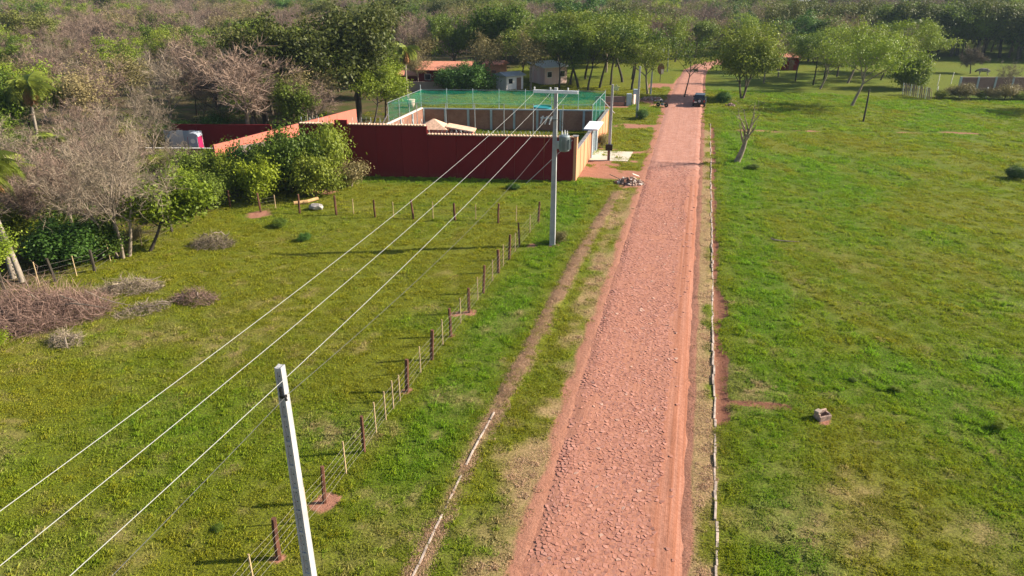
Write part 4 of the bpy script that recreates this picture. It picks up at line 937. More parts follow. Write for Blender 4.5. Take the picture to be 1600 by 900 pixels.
f0 = thing('utility_pole', 'bare concrete pole in the foreground with a small cable clamp', 'utility pole', (-9.48, 13.96, 0), R(4))
ipole(f0, 9.0, .30, .18, .24, .15)
hb = MB()
for k in range(26): hb.lathe([(.016, 0), (.016, .004)], (0, -(.12 - .045 * (8.75 - .3 * k) / 9) - .006, 8.75 - .3 * k), 6, 'Y')
tag(hb.build('bolt_hole', M['black'], f0), kind='stuff')
mb = MB(); mb.tube([(.02, -.14, 8.15), (.02, -.14, 8.45)], .035, 6); mb.box((.06, -.13, 8.2), (.16, .10, .08)); mb.tube([(.1, -.14, 8.2), (.16, -.16, 8.1)], .03, 6); mb.build('cable_clamp', M['black'], f0)
def slim_pole(X, Y, h, label, w=.22, arm=None):
    t = thing('utility_pole', label, 'utility pole', (X, Y, 0)); ipole(t, h, w * 1.25, w * .8, w, w * .65, False)
    if arm: MB().box((0, -.12, h - .25), (arm, .1, .1)).build('crossarm', M['concrete'], t)
    return t
p2 = slim_pole(-8.32, 75.46, 7.8, 'slim concrete pole with a black meter box before the gate', .26)
MB().box((0, -.22, 1.45), (.72, .30, .62)).build('meter_box', M['black'], p2, bevel=.03); MB().box((0, -.12, .55), (.14, .12, 1.1)).build('pipe', M['post'], p2)
p3 = slim_pole(-7.63, 101.2, 6.8, 'concrete pole on the grass beyond the orange wall', .28)
slim_pole(-7.3, 122.8, 7.0, 'grey pole with short arm beside the far rubble heap', .22, 1.1)
slim_pole(-6.2, 154.2, 5.6, 'far thin pole left of the road, nearer of two', .2); slim_pole(-5.1, 185.0, 6.0, 'farthest thin pole left of the road', .22)
wp = thing('wooden_post', 'lone dark wooden post in the right field', 'post', (21.9, 105.7, 0)); MB().tube([(0, 0, -.2), (.03, 0, 2), (.02, .02, 4.2)], [.13, .12, .09], 7).build('shaft', M['bark_dark'], wp)
def wire_z(Y): return 9.72 + 0.00112 * (Y - 18) ** 2
for ix, lb in ((-10.52, 'leftmost'), (-9.44, 'middle'), (-8.27, 'rightmost')):
    pts = [(ix, Y, wire_z(Y)) for Y in np.linspace(-14, 48.3, 40)]
    o = MB().tube([(0, p[1] - 48.3, p[2]) for p in pts], .0068, 5).build('overhead_wire', M['wire'], loc=(ix, 48.3, 0)); tag(o, lb + ' of the three pale overhead wires running to the transformer pole', 'wire', 'overhead wires')
pts = [(-9.35, Y, 8.2 - 1.3 * 4 * ((Y - 14) / 34.5) * (1 - (Y - 14) / 34.5) * .45 - .4 * (Y - 14) / 34.5) for Y in np.linspace(14.0, 48.4, 24)]
o = MB().tube(pts, .007, 5).build('overhead_cable', M['cable']); tag(o, 'thin dark cable sagging from the foreground pole to the transformer pole', 'cable')
pts = [(-9.35 - .02 * (13.9 - Y), Y, 8.2 - .05 * (13.9 - Y) + .0018 * (13.9 - Y) ** 2) for Y in np.linspace(-12, 13.9, 16)]
o = MB().tube(pts, .007, 5).build('overhead_cable', M['cable']); tag(o, 'thin dark cable leaving the foreground pole towards the viewer', 'cable')
o = MB().tube([(-14.7, 64.4, .02), (-10.68, 66.05, 4.0)], .022, 5).build('guy_wire', M['wire']); tag(o, 'pale guy wire slanting down across the red wall behind the transformer pole', 'wire')

# ================================================================== FENCES
rnd = random.Random(21)
def fence(label, pts, thick, hp, hk, wires, tops, thick_mat='post'):
    root = thing('fence', label, 'fence', (pts[0][0], pts[0][1], 0)); P = []
    for k, (X, Y) in enumerate(pts):
        z = gz(X, Y); lx, ly = rnd.gauss(0, .035), rnd.gauss(0, .035)
        if thick[k]:
            h = hp * rnd.uniform(.9, 1.08); r = .085 * rnd.uniform(.85, 1.2)
            MB().tube([(0, 0, -.2), (lx * h * .5 + rnd.gauss(0, .012), ly * h * .5, h * .55), (lx * h, ly * h, h)], [r * 1.05, r, r * .9], 6).build('post', M[thick_mat], root, loc=(X - pts[0][0], Y - pts[0][1], z))
        else:
            h = hk * rnd.uniform(.9, 1.05); MB().box((0, 0, h / 2), (.05, .05, h + .1)).build('picket', M['picket'], root, loc=(X - pts[0][0], Y - pts[0][1], z))
            root.children[-1].rotation_euler = (lx, ly, rnd.random())
        P.append((X - pts[0][0] + .07, Y - pts[0][1], z))
    for w in range(wires):
        z = tops * (w + 1) / wires - .06
        MB().tube([(a[0] + rnd.gauss(0, .01), a[1], a[2] + z + rnd.gauss(0, .015)) for a in P], .0042, 3).build('strand', M['fwire'], root)
    return root
road_pts = [(-11.16, 53.36, 1), (-11.26, 50.79, 0), (-11.36, 47.86, 1), (-11.39, 46.63, 0), (-11.42, 44.96, 1), (-11.5, 43.7, 0), (-11.50, 42.41, 1), (-11.52, 41.07, 0), (-11.54, 39.01, 1), (-11.57, 37.9, 0), (-11.6, 36.23, 1), (-11.62, 34.7, 0),
            (-11.65, 33.06, 1), (-11.75, 32.0, 0), (-11.8, 30.4, 1), (-11.85, 28.96, 0), (-11.86, 27.19, 1), (-11.88, 26.37, 0), (-11.89, 25.62, 0), (-11.90, 24.77, 0), (-11.9, 23.73, 0), (-11.85, 22.39, 1), (-11.93, 20.91, 0), (-11.95, 19.17, 1), (-12.02, 18.04, 0), (-12.09, 16.19, 1), (-12.2, 14.9, 0), (-12.3, 13.0, 1)]
fence('wire fence of red-brown posts and pale pickets beside the road', [p[:2] for p in road_pts], [p[2] for p in road_pts], 1.72, 1.45, 5, 1.38)
far_pts = [(-11.2, 53.4, 0), (-12.91, 53.2, 0), (-14.23, 52.6, 1), (-16.11, 52.7, 0), (-17.74, 52.4, 1), (-19.6, 52.4, 0), (-21.07, 51.9, 1), (-22.84, 52.0, 0), (-24.21, 51.5, 1), (-26.24, 51.8, 0), (-27.52, 51.3, 1), (-30.67, 51.0, 1), (-33.21, 51.6, 0), (-33.99, 50.6, 1), (-37.24, 51.2, 1), (-39.2, 50.9, 0)]
fence('low post and wire fence crossing the left field before the red wall', [p[:2] for p in far_pts], [p[2] for p in far_pts], 1.55, 1.3, 4, 1.15)
wood_pts = [(-37.8, 44.5, 1), (-37.8, 41.2, 0), (-37.8, 38.1, 0), (-37.37, 36.2, 1), (-38.01, 35.36, 0), (-38.57, 34.23, 1), (-38.98, 33.4, 0), (-39.6, 31.6, 1)]
fence('old wire fence with dark posts along the edge of the wood', [p[:2] for p in wood_pts], [p[2] for p in wood_pts], 1.6, 1.5, 4, 1.3, 'bark_dark')
right_pts = [(35.4, 130.0, 0), (37.1, 130.9, 1), (40.6, 131.4, 1), (44.6, 131.9, 1), (48.2, 132.6, 1), (52.4, 133.2, 1), (56.5, 133.8, 1)]
rf_ = fence('pale post fence with wire in front of the long brick wall at right', [p[:2] for p in right_pts], [p[2] for p in right_pts], 1.7, 1.4, 3, 1.4, 'white_paint')
far_r = [(38.0, 154.0, 1), (40.0, 151.0, 1), (41.0, 145.3, 1), (44.0, 148.5, 1)]
for k, (X, Y, _) in enumerate(far_r):
    MB().tube([(0, 0, -.2), (.05, 0, 1.0), (.12 * (k % 2), 0, 2.0)], [.07, .065, .06], 6).build('white_post', M['white_paint'], loc=(X, Y, gz(X, Y)))
    tag(COL.objects[-1], '%s thin white post from the left in the pasture beside the long brick wall' % ('first', 'second', 'third', 'fourth')[k], 'post', 'white pasture posts')
# pale slat fence leaning by the yellow-green bush
sl = thing('slat_fence', 'leaning grey-white slat panel beside the yellow-green bush in the right field', 'fence', (34.0, 130.2, 0), R(-62))
for k in range(15):
    MB().box((0, 0, .92), (.20, .035, 1.9 + .1 * math.sin(k * 2.3)), 0).build('slat', M['wall_white' if k % 4 == 0 else 'wall_grey'], sl, loc=(-2.9 + k * .41, .02 * math.sin(k * 3), 0)).rotation_euler = (.10 + .03 * math.sin(k), .05 * math.sin(k * 1.7), 0)
for z in (.5, 1.4): MB().box((0, -.05, z), (6.0, .05, .09)).build('rail', M['picket'], sl)
for x in (2.9, 1.0): MB().tube([(x, 0, 1.7), (x + .7, -.3, -.05)], .05, 5).build('prop', M['picket'], sl)

# ================================================================== WALLED YARD
def u_of(a, b): d = Vector((b[0] - a[0], b[1] - a[1])); return d.normalized()
F0, F1, F2 = (-36.6, 62.62), (-24.3, 64.42), (-10.62, 66.42)
fwall = thing('boundary_wall', 'long dark red wall facing the field, with scalloped tile coping', 'wall', (-24.3, 64.4, 0))
def panels(root, a, b, h, n, w, mat, name='panel'):
    for k in range(n):
        p = [a[i] + (b[i] - a[i]) * (k + .004) / n for i in (0, 1)]; q = [a[i] + (b[i] - a[i]) * (k + .996) / n for i in (0, 1)]
        MB().bar(p, q, w, h, -.3).build(name, mat, root, rel=True)
panels(fwall, F0, F1, 4.92, 5, .22, M['wall_red']); panels(fwall, F1, F2, 4.12, 5, .22, M['wall_red'])
uu = u_of(F0, F2)
pp = (F0[0] + uu.x * 3.55, F0[1] + uu.y * 3.55); qq = (pp[0] + uu.x * 1.2, pp[1] + uu.y * 1.2)
MB().bar(pp, qq, .26, 5.36, 4.921).build('raised_block', M['wall_red'], fwall, rel=True)
def coping(root, a, b, z, mat, pitch=.32, skip=None):
    """half-round clay tiles laid across the top of the wall"""
    d = Vector((b[0] - a[0], b[1] - a[1])); n = int(d.length / pitch); u_ = d.normalized(); nr = Vector((-u_.y, u_.x)); mb = MB()
    for k in range(n):
        c = Vector(a) + u_ * (k + .5) * pitch
        if skip and skip[0] < (k + .5) * pitch < skip[1]: continue
        P0 = c + nr * .24; P1_ = c - nr * .24; pts = []
        for e_, zz in ((P0, z + .03), (P1_, z + .03)):
            for j in range(5):
                an = math.pi * j / 4; pts.append((e_.x + u_.x * math.cos(an) * .15, e_.y + u_.y * math.cos(an) * .15, zz + math.sin(an) * .12))
        bse = len(mb.v); mb.v += pts
        for j in range(4): mb.f.append((bse + j, bse + j + 1, bse + 6 + j, bse + 5 + j))
        mb.f.append((bse, bse + 4, bse + 3, bse + 2, bse + 1)); mb.f.append((bse + 5, bse + 6, bse + 7, bse + 8, bse + 9)); mb.f.append((bse, bse + 5, bse + 9, bse + 4))
    tag(mb.build('coping_tiles', mat, root, rel=True), kind='stuff')
coping(fwall, F0, F1, 4.92, M['tile'], .30, (3.4, 4.95)); coping(fwall, F1, F2, 4.12, M['tile'], .30)
def coil(root, a, b, z, r=.30, pitch=.42):
    d = Vector((b[0] - a[0], b[1] - a[1])); L = d.length; u_ = d.normalized(); nr = Vector((-u_.y, u_.x)); n = int(L / pitch) * 9; pts = []
    for k in range(n + 1):
        s = L * k / n; an = 2 * math.pi * k / 9; pts.append((a[0] + u_.x * s + nr.x * r * math.cos(an), a[1] + u_.y * s + nr.y * r * math.cos(an), z + r + r * math.sin(an)))
    MB().tube(pts, .011, 3, False).build('razor_wire', M['steel'], root, rel=True)
at = lambda s: (F0[0] + uu.x * s, F0[1] + uu.y * s)
coil(fwall, at(5.2), at(12.3), 5.02); coil(fwall, at(.2), at(3.2), 5.02, .28); coil(fwall, at(12.5), at(25.5), 4.2, .22)
# road side wall
ew = thing('boundary_wall', 'orange painted wall facing the road, with grey capping and pilasters', 'wall', (-10.4, 74, 0))
MB().box((-10.53, 66.62, 1.95), (.42, .62, 4.5)).build('corner_pier', M['wall_orange'], ew, rel=True, bevel=.01)
MB().box((-10.53, 66.62, 4.24), (.5, .7, .07)).build('pier_cap', M['cope_grey'], ew, rel=True)
ey = [66.94, 69.2, 71.5, 73.8, 75.9]
for a_, b_ in zip(ey[:-1], ey[1:]):
    h = 2.9; MB().bar((-10.46, a_), (-10.46, b_), .2, h, -.3).build('panel', M['wall_orange'], ew, rel=True)
    MB().box((-10.46, b_ - .11, 1.33), (.28, .24, 3.2)).build('pilaster', M['wall_orange'], ew, rel=True)
    MB().bar((-10.46, a_), (-10.46, b_), .34, h + .10, h + .002).build('capping', M['cope_grey'], ew, rel=True)
for yy in (76.15, 79.9): MB().box((-10.4, yy, 1.35), (.42, .42, 3.3)).build('gate_column', M['column_blue'], ew, rel=True, bevel=.015)
MB().box((-10.4, 78.0, 3.08), (1.5, 4.4, .16)).build('gate_canopy', M['roof_white'], ew, rel=True, bevel=.01)
gt = MB().bar((-10.45, 76.4), (-10.45, 79.66), .06, 2.6, .08).build('gate', M['steel'], ew, rel=True)
for k in range(6): MB().box((.04, (-1.4 + .55 * k) + 78.03 - 74, 1.3), (.05, .06, 2.4)).build('gate_bar', M['steel'], gt)
for k in range(4):
    a_, b_ = 80.12 + 2.55 * k, 80.12 + 2.55 * (k + 1); MB().bar((-10.38, a_), (-10.38, b_), .2, 2.78, -.3).build('panel', M['wall_orange'], ew, rel=True)
    MB().box((-10.38, b_ - .11, 1.27), (.28, .24, 3.1)).build('pilaster', M['wall_orange'], ew, rel=True)
    MB().bar((-10.38, a_), (-10.38, b_), .34, 2.88, 2.782).build('capping', M['cope_grey'], ew, rel=True)
# brick walls at the back and on the far side of the yard, seen from inside
B0, B1 = (-33.3, 87.0), (-10.5, 91.0)
bw = thing('boundary_wall', 'brown brick back wall with grey-blue columns below the green net', 'wall', (-22, 87.4, 0))
ub = u_of(B0, B1); nb = Vector((ub.y, -ub.x)); LB = (Vector(B1) - Vector(B0)).length
for k in range(8):
    s0, s1 = LB * k / 8 + .14, LB * (k + 1) / 8 - .14; c = LB * k / 8
    MB().bar((B0[0] + ub.x * s0, B0[1] + ub.y * s0), (B0[0] + ub.x * s1, B0[1] + ub.y * s1), .16, 2.46, -.3).build('brick_panel', M['brick'], bw, rel=True)
for k in range(9):
    c = LB * k / 8; MB().box((B0[0] + ub.x * c + nb.x * .05, B0[1] + ub.y * c + nb.y * .05, 1.08), (.27, .36, 2.755), math.atan2(ub.y, ub.x)).build('column', M['column_blue'], bw, rel=True)
MB().bar(B0, B1, .30, 2.60, 2.462).build('capping', M['column_blue'], bw, rel=True)
W0, W1 = (-33.2, 64.2), (-33.15, 86.7)
ww_ = thing('boundary_wall', 'sunlit brick side wall inside the yard, left of the court', 'wall', (-33.2, 75, 0))
for k in range(6):
    a_ = W0[1] + (W1[1] - W0[1]) * k / 6; b_ = W0[1] + (W1[1] - W0[1]) * (k + 1) / 6
    MB().bar((-33.2, a_ + .12), (-33.2, b_ - .12), .16, 2.6, -.3).build('brick_panel', M['brick'], ww_, rel=True); MB().box((-33.17, b_, 1.15), (.34, .24, 2.9)).build('column', M['column_blue'], ww_, rel=True)
MB().bar((-33.2, W0[1]), (-33.2, W1[1] - .2), .28, 2.74, 2.606).build('capping', M['wall_white'], ww_, rel=True)
# hut behind the front wall
hut = thing('garden_hut', 'small orange-roofed hut showing above the step of the red wall', 'hut', (-24.4, 66.6, 0), R(8))
MB().box((0, 0, 2.2), (2.5, 1.9, 4.7)).build('wall', M['wall_salmon'], hut)
MB().hexa([(-1.5, -1.2, 4.4), (1.5, -1.2, 4.4), (1.5, 1.2, 4.4), (-1.5, 1.2, 4.4), (-.1, -.1, 5.2), (.1, -.1, 5.2), (.1, .1, 5.2), (-.1, .1, 5.2)]).build('roof', M['tile'], hut)
MB().box((2.6, .1, 2.0), (2.4, 1.4, 4.2)).build('annexe', M['wall_salmon'], hut)
MB().hexa([(1.3, -.8, 4.52), (4.0, -.8, 4.1), (4.0, 1.0, 4.1), (1.3, 1.0, 4.52), (1.3, -.8, 4.66), (4.0, -.8, 4.22), (4.0, 1.0, 4.22), (1.3, 1.0, 4.66)]).build('annexe_roof', M['tile'], hut)
# green net enclosure
net = thing('sports_net', 'green netting on thin poles over the back of the yard', 'net', (-22, 83, 0))
N0, N1 = (-33.6, 77.0), (-11.0, 81.0); C0, C1 = (-33.5, 87.5), (-10.9, 91.5)
def lerp2(a, b, f): return (a[0] + (b[0] - a[0]) * f, a[1] + (b[1] - a[1]) * f)
def net_sheet(name, a, b, za, zb, c=None, d=None, n=24, m=6, sag=.25):
    """vertical sheet a-b from za to zb, or roof sheet between a-b and c-d at height zb"""
    V, F_ = [], []
    for j in range(m + 1):
        for k_ in range(n + 1):
            f, g_ = k_ / n, j / m; bow = sag * abs(math.sin(f * math.pi * 7)) * math.sin(g_ * math.pi)
            if c is None: q = lerp2(a, b, f); V.append((q[0] + .25 * bow, q[1] - bow, za + (zb - za) * g_ - .10 * abs(math.sin(f * math.pi * 7)) * g_))
            else:
                q = lerp2(lerp2(a, b, f), lerp2(c, d, f), g_); V.append((q[0], q[1], zb - sag * 1.5 * math.sin(g_ * math.pi) - .12 * abs(math.sin(f * math.pi * 7))))
    for j in range(m):
        for k_ in range(n): b_ = j * (n + 1) + k_; F_.append((b_, b_ + 1, b_ + n + 2, b_ + n + 1))
    L_ = net.location; me = mesh_np(name, np.array(V) - np.array([L_.x, L_.y, 0]), np.array(F_), M['net']); return link(name, me, net)
net_sheet('back_net', C0, C1, 2.75, 4.75); net_sheet('side_net', N0, C0, 2.75, 4.75, n=12); net_sheet('side_net', N1, C1, 1.2, 4.75, n=12); net_sheet('roof_net', N0, N1, 0, 4.75, C0, C1, n=42, m=8)
for k in range(8):
    q = lerp2(N0, N1, k / 7); MB().tube([(q[0], q[1], -.1), (q[0], q[1], 4.8)], .045, 6).build('pole', M['steel'], net, rel=True)
    q = lerp2(C0, C1, k / 7); MB().tube([(q[0], q[1] - .35, -.1), (q[0], q[1] - .35, 5.0 if k else 5.4)], .05, 6).build('pole', M['steel'], net, rel=True)
for q in ((-33.5, 80), (-33.45, 83), (-11.0, 84), (-10.95, 87)): MB().tube([(*q, -.1), (*q, 4.8)], .045, 6).build('pole', M['steel'], net, rel=True)
for q0, q1 in ((N0, N1), (C0, C1), (N0, C0), (N1, C1)): MB().tube([(*q0, 4.78), (*q1, 4.78)], .025, 4).build('cable', M['steel'], net, rel=True)
MB().tube([(*N0, 3.6), (-35.6, 76.2, .1)], .05, 5).build('stay', M['wall_white'], net, rel=True); MB().tube([(-10.95, 88.0, 4.4), (-9.2, 87.2, 2.9)], .05, 5).build('stay', M['wall_white'], net, rel=True)
# side wall, sunlit, and the unpainted wall before it
sw = thing('boundary_wall', 'sunlit salmon-red side wall rising behind the bushes', 'wall', (-39.5, 66, 0))
panels(sw, (-41.5, 56.0), (-37.4, 76.6), 4.0, 6, .2, M['wall_salmon'])
gw = thing('boundary_wall', 'unpainted grey wall between the bushes and the sunlit red wall', 'wall', (-38.2, 61, 0))
panels(gw, (-39.9, 57.4), (-36.75, 62.5), 3.7, 2, .2, M['wall_grey'])
# yard with portable toilet at left
rw_ = thing('yard_wall', 'dark red wall of the neighbouring yard behind the portable toilet', 'wall', (-51, 70, 0)); panels(rw_, (-56.5, 69.6), (-45.5, 72.0), 2.7, 4, .18, M['wall_red'])
lw = thing('yard_wall', 'low dull red wall in front of the portable toilet', 'wall', (-52, 65.4, 0)); panels(lw, (-56.0, 64.4), (-46.0, 66.6), 1.15, 4, .18, M['wall_red']); MB().bar((-56.0, 64.4), (-46.0, 66.6), .26, 1.2, 1.152).build('capping', M['wall_white'], lw, rel=True)
ga = thing('sheet_gate', 'weathered whitish sheet-metal gate behind the portable toilet', 'gate', (-54.4, 68.6, 0), R(13))
for k in range(6): MB().box((-1.75 + .7 * k, 0, 1.15), (.68, .05, 2.3 - .1 * (k % 2))).build('sheet', M['wall_white' if k % 3 else 'column_blue'], ga)
to = thing('portable_toilet', 'pale grey booth with magenta side and vaulted roof behind the low wall', 'portable toilet', (-52.2, 67.6, 0), R(14))
MB().box((0, 0, 1.0), (1.15, 1.15, 2.0)).build('body', M['magenta'], to, bevel=.04)
MB().prism([(-.62, 2.0), (.62, 2.0), (.58, 2.18), (.42, 2.32), (.2, 2.4), (-.2, 2.4), (-.42, 2.32), (-.58, 2.18)], -.62, .62).build('roof', M['grey_plastic'], to)
MB().box((0, -.6, 1.02), (1.0, .05, 1.9)).build('door', M['grey_plastic'], to, bevel=.01)
MB().lathe([(.26, 0), (.26, .01)], (0, -.635, 1.55), 16, 'Y').build('emblem', M['white_paint'], to)

# ================================================================== HOUSES
def house(X, Y, rz, label, w, d, h, rise, wall, roof, windows=(), door=None, ridge='X', over=.4, cat='house'):
    t = thing('house', label, cat, (X, Y, gz(X, Y)), rz); MB().box((0, 0, h / 2 - .2), (w, d, h + .4)).build('wall', M[wall], t)
    W, D = w / 2 + over, d / 2 + over; z0 = h - .02
    if rise > 0 and ridge == 'X':
        rf = MB().prism([(-D, z0), (D, z0), (D, z0 + .12), (0, z0 + rise), (-D, z0 + .12)], -W, W, 'X')
    elif rise > 0: rf = MB().prism([(-W, z0), (W, z0), (W, z0 + .12), (0, z0 + rise), (-W, z0 + .12)], -D, D)
    else: rf = MB().hexa([(-W, -D, z0), (W, -D, z0), (W, D, z0 - rise), (-W, D, z0 - rise), (-W, -D, z0 + .12), (W, -D, z0 + .12), (W, D, z0 - rise + .12), (-W, D, z0 - rise + .12)])
    rf.build('roof', M[roof], t)
    for (wx, wz, ww2, wh) in windows:
        f = MB().box((wx, -d / 2 - .02, wz), (ww2 + .14, .06, wh + .14)).build('window', M['white_paint'], t); MB().box((wx, -d / 2 - .056, wz), (ww2, .012, wh)).build('pane', M['glass'], f)
    if door: MB().box((door, -d / 2 - .03, 1.0), (.9, .05, 2.0)).build('door', M['brown_board'], t)
    return t
house(-43.8, 126.0, R(10), 'dark red house with pale red roof behind the grey yard wall', 9.0, 5.0, 2.7, -.9, 'wall_red', 'roof_red', [(-2.5, 1.6, 1.0, .9), (2.4, 1.6, 1.0, .9)], 0.2)
house(-50.6, 124.6, R(10), 'low dark red outbuilding left of the red house', 4.4, 3.5, 1.7, -.3, 'wall_red', 'roof_red', [(0, 1.0, .7, .6)])
house(-31.2, 123.5, R(48), 'small white hut with shaded grey roof among the trees behind the net', 3.4, 3.2, 2.3, .6, 'wall_white', 'roof_grey', [(-.9, 1.5, .8, .8)], .8)
house(-26.4, 133.0, R(45), 'pale pink house with reddish side behind the acacias', 4.8, 5, 2.9, -.5, 'wall_pink', 'roof_white', [(-1.4, 1.7, .9, .9), (1.4, 1.7, .9, .9)], 0)
house(-36.2, 133.0, R(-10), 'orange-walled hut glimpsed between tree trunks', 3.0, 3.0, 3.0, .7, 'wall_orange', 'roof_red', [], .3)
house(17.4, 164.5, R(5), 'red house half hidden by the right grove', 4.0, 4.0, 2.5, .9, 'wall_red', 'roof_red', [(-1.2, 1.5, .8, .8)], .6)
house(-15.8, 245, R(0), 'far shed with white roof left of the road end', 6.0, 5, 3.6, .9, 'wall_white', 'roof_white', [(0, 1.8, 1.2, .8)])
house(-12.0, 232, R(0), 'second far shed with white roof, lower and nearer', 3.6, 4, 2.6, .6, 'wall_white', 'roof_white', [(0, 1.4, 1.0, .7)])
house(35.6, 327, R(6), 'distant white-roofed building in the wood right of the road', 9, 6, 5.5, 1.2, 'wall_white', 'roof_white', [(-2, 2.6, 1.4, 1.2), (2, 2.6, 1.4, 1.2)])
house(-286, 370, R(40), 'distant pinkish house at the top left', 10, 8, 6.5, 1.5, 'wall_pink', 'roof_red', [(-2.5, 3.5, 1.4, 1.4), (2.5, 3.5, 1.4, 1.4)])
house(108, 428, R(-14), 'distant pale house at the top right', 13, 8, 7, 1.4, 'wall_pink', 'roof_grey', [(-3, 4, 1.6, 1.4), (3, 4, 1.6, 1.4)])
yw = thing('yard_wall', 'grey unplastered wall in front of the red house', 'wall', (-46, 117.3, 0)); panels(yw, (-51.5, 116.0), (-38.0, 119.4), 1.5, 6, .18, M['wall_grey'])
lb_ = thing('brick_wall', 'long dull brick wall with pale piers across the right pasture', 'wall', (50, 141.7, 0)); panels(lb_, (42.9, 140.2), (60.0, 144.4), 2.1, 6, .2, M['brick_dull'], 'brick_panel')
for k in range(7):
    q = lerp2((42.9, 140.2), (60.0, 144.4), k / 6); MB().box((q[0] + .02, q[1] - .06, .95), (.3, .3, 2.5), R(14)).build('pier', M['column_blue'], lb_, rel=True)
MB().bar((42.9, 140.2), (60.0, 144.4), .3, 2.17, 2.102).build('capping', M['wall_grey'], lb_, rel=True)
l2 = thing('brick_footing', 'low brick footing along the right wire fence', 'wall', (45, 135.5, 0)); panels(l2, (38.3, 134.9), (56, 136.4), .4, 5, .2, M['brick'], 'brick_panel')
# ruined gate wall by the road
rg = thing('gate_wall', 'unfinished brick wall with grey block pillars left of the road', 'wall', (-11.5, 110.6, 0)); panels(rg, (-14.6, 109.7), (-10.2, 110.9), 1.35, 3, .2, M['brick_dull'], 'brick_panel')
MB().bar((-14.6, 109.5), (-10.4, 110.65), .25, .55, -.1).build('plinth', M['brick'], rg, rel=True)
for q, h in (((-9.7, 110.9), 1.75), ((-8.9, 112.6), 2.2)): MB().box((*q, h / 2 - .1), (.7, .6, h + .2), R(12)).build('pillar', M['column_blue'], rg, rel=True, bevel=.02)
MB().bar((-9.1, 111.4), (-8.6, 114.0), .2, 1.5, -.1).build('return_wall', M['wall_pink'], rg, rel=True)
po = thing('pool_tank', 'turquoise tank lying on the lawn behind the net', 'tank', (-21.5, 104.5, 0), R(8))
MB().lathe([(1.3, 0), (1.35, .05), (1.35, .4), (1.4, .45), (1.3, .48), (1.25, .3)], (0, 0, 0), 24).build('rim', M['blue_plastic'], po); MB().lathe([(1.24, .30), (1.24, .32)], (0, 0, 0), 24).build('cover', M['blue_plastic'], po)

# ================================================================== THINGS BY THE ROAD
# black off-roader seen from behind
car = thing('parked_car', 'black off-road car parked facing away at the right side of the road', 'car', (.55, 114.0, .02), R(-3))
bd = MB().prism([(-2.0, .42), (2.0, .42), (2.05, .7), (2.0, .95), (.9, 1.05), (-2.0, 1.06), (-2.05, .7)], -.86, .86, 'X'); bd.v = [(a, b, c) for a, b, c in bd.v]
bd.build('body', M['car_paint'], car, bevel=.05)
cb = MB(); cb.hexa([(-.82, -1.98, 1.05), (.82, -1.98, 1.05), (.82, .95, 1.05), (-.82, .95, 1.05), (-.70, -1.78, 1.74), (.70, -1.78, 1.74), (.70, .35, 1.74), (-.70, .35, 1.74)]); cab = cb.build('cabin', M['car_paint'], car, bevel=.05)
MB().hexa([(-.66, -1.995, 1.15), (.66, -1.995, 1.15), (.62, -1.86, 1.62), (-.62, -1.86, 1.62), (-.66, -1.965, 1.15), (.66, -1.965, 1.15), (.62, -1.83, 1.62), (-.62, -1.83, 1.62)]).build('rear_window', M['glass'], car)
for sx in (-1, 1):
    MB().hexa([(sx * .80, -1.6, 1.14), (sx * .83, -1.6, 1.14), (sx * .83, .65, 1.14), (sx * .80, .65, 1.14), (sx * .715, -1.55, 1.62), (sx * .745, -1.55, 1.62), (sx * .745, .25, 1.62), (sx * .715, .25, 1.62)]).build('side_window', M['glass'], car)
    MB().box((sx * .74, -2.05, .86), (.16, .05, .26)).build('tail_light', M['red_lamp'], car); MB().box((sx * .96, .75, 1.12), (.2, .1, .15)).build('mirror', M['car_paint'], car)
    for yy in (-1.3, 1.3):
        w_ = MB().lathe([(.18, -.12), (.36, -.12), (.38, -.08), (.38, .08), (.36, .12), (.18, .12)], (sx * .80, yy, .37), 18, 'X').build('wheel', M['rubber'], car); MB().lathe([(.19, -.125), (.19, .125)], (sx * .80, yy, .37), 12, 'X').build('rim', M['chrome'], w_)
sp = MB().lathe([(.15, -.1), (.35, -.1), (.37, -.06), (.37, .06), (.35, .1), (.15, .1)], (.08, -2.16, .92), 18, 'Y').build('spare_wheel', M['rubber'], car); MB().lathe([(.2, -.115), (.2, .0)], (.08, -2.16, .92), 14, 'Y').build('cover', M['grey_plastic'], sp)
MB().box((0, -2.08, .5), (1.66, .14, .2)).build('bumper', M['black'], car, bevel=.03); MB().box((-.5, -2.10, .72), (.42, .02, .14)).build('number_plate', M['white_paint'], car)
# motorcycle
mo = thing('motorcycle', 'dark motorcycle standing at the left side of the road', 'motorcycle', (-4.75, 110.8, .02), R(70))
for yy in (-.62, .66):
    w_ = MB().lathe([(.22, -.05), (.30, -.05), (.31, 0), (.30, .05), (.22, .05)], (0, yy, .31), 16, 'X').build('wheel', M['rubber'], mo); MB().lathe([(.08, -.06), (.08, .06)], (0, yy, .31), 8, 'X').build('hub', M['chrome'], w_)
MB().tube([(0, -.62, .31), (0, -.2, .45), (0, .3, .6), (0, .45, .95)], .05, 6).build('frame', M['black'], mo); MB().box((0, .02, .42), (.26, .42, .32)).build('engine', M['tank'], mo, bevel=.03)
MB().hexa([(-.12, -.02, .68), (.12, -.02, .68), (.12, .40, .72), (-.12, .40, .72), (-.09, .04, .92), (.09, .04, .92), (.08, .36, .94), (-.08, .36, .94)]).build('fuel_tank', M['car_paint'], mo, bevel=.03)
MB().box((0, -.35, .78), (.24, .72, .12)).build('seat', M['black'], mo, bevel=.04); MB().tube([(0, .66, .31), (0, .44, 1.0)], .04, 6).build('fork', M['chrome'], mo)
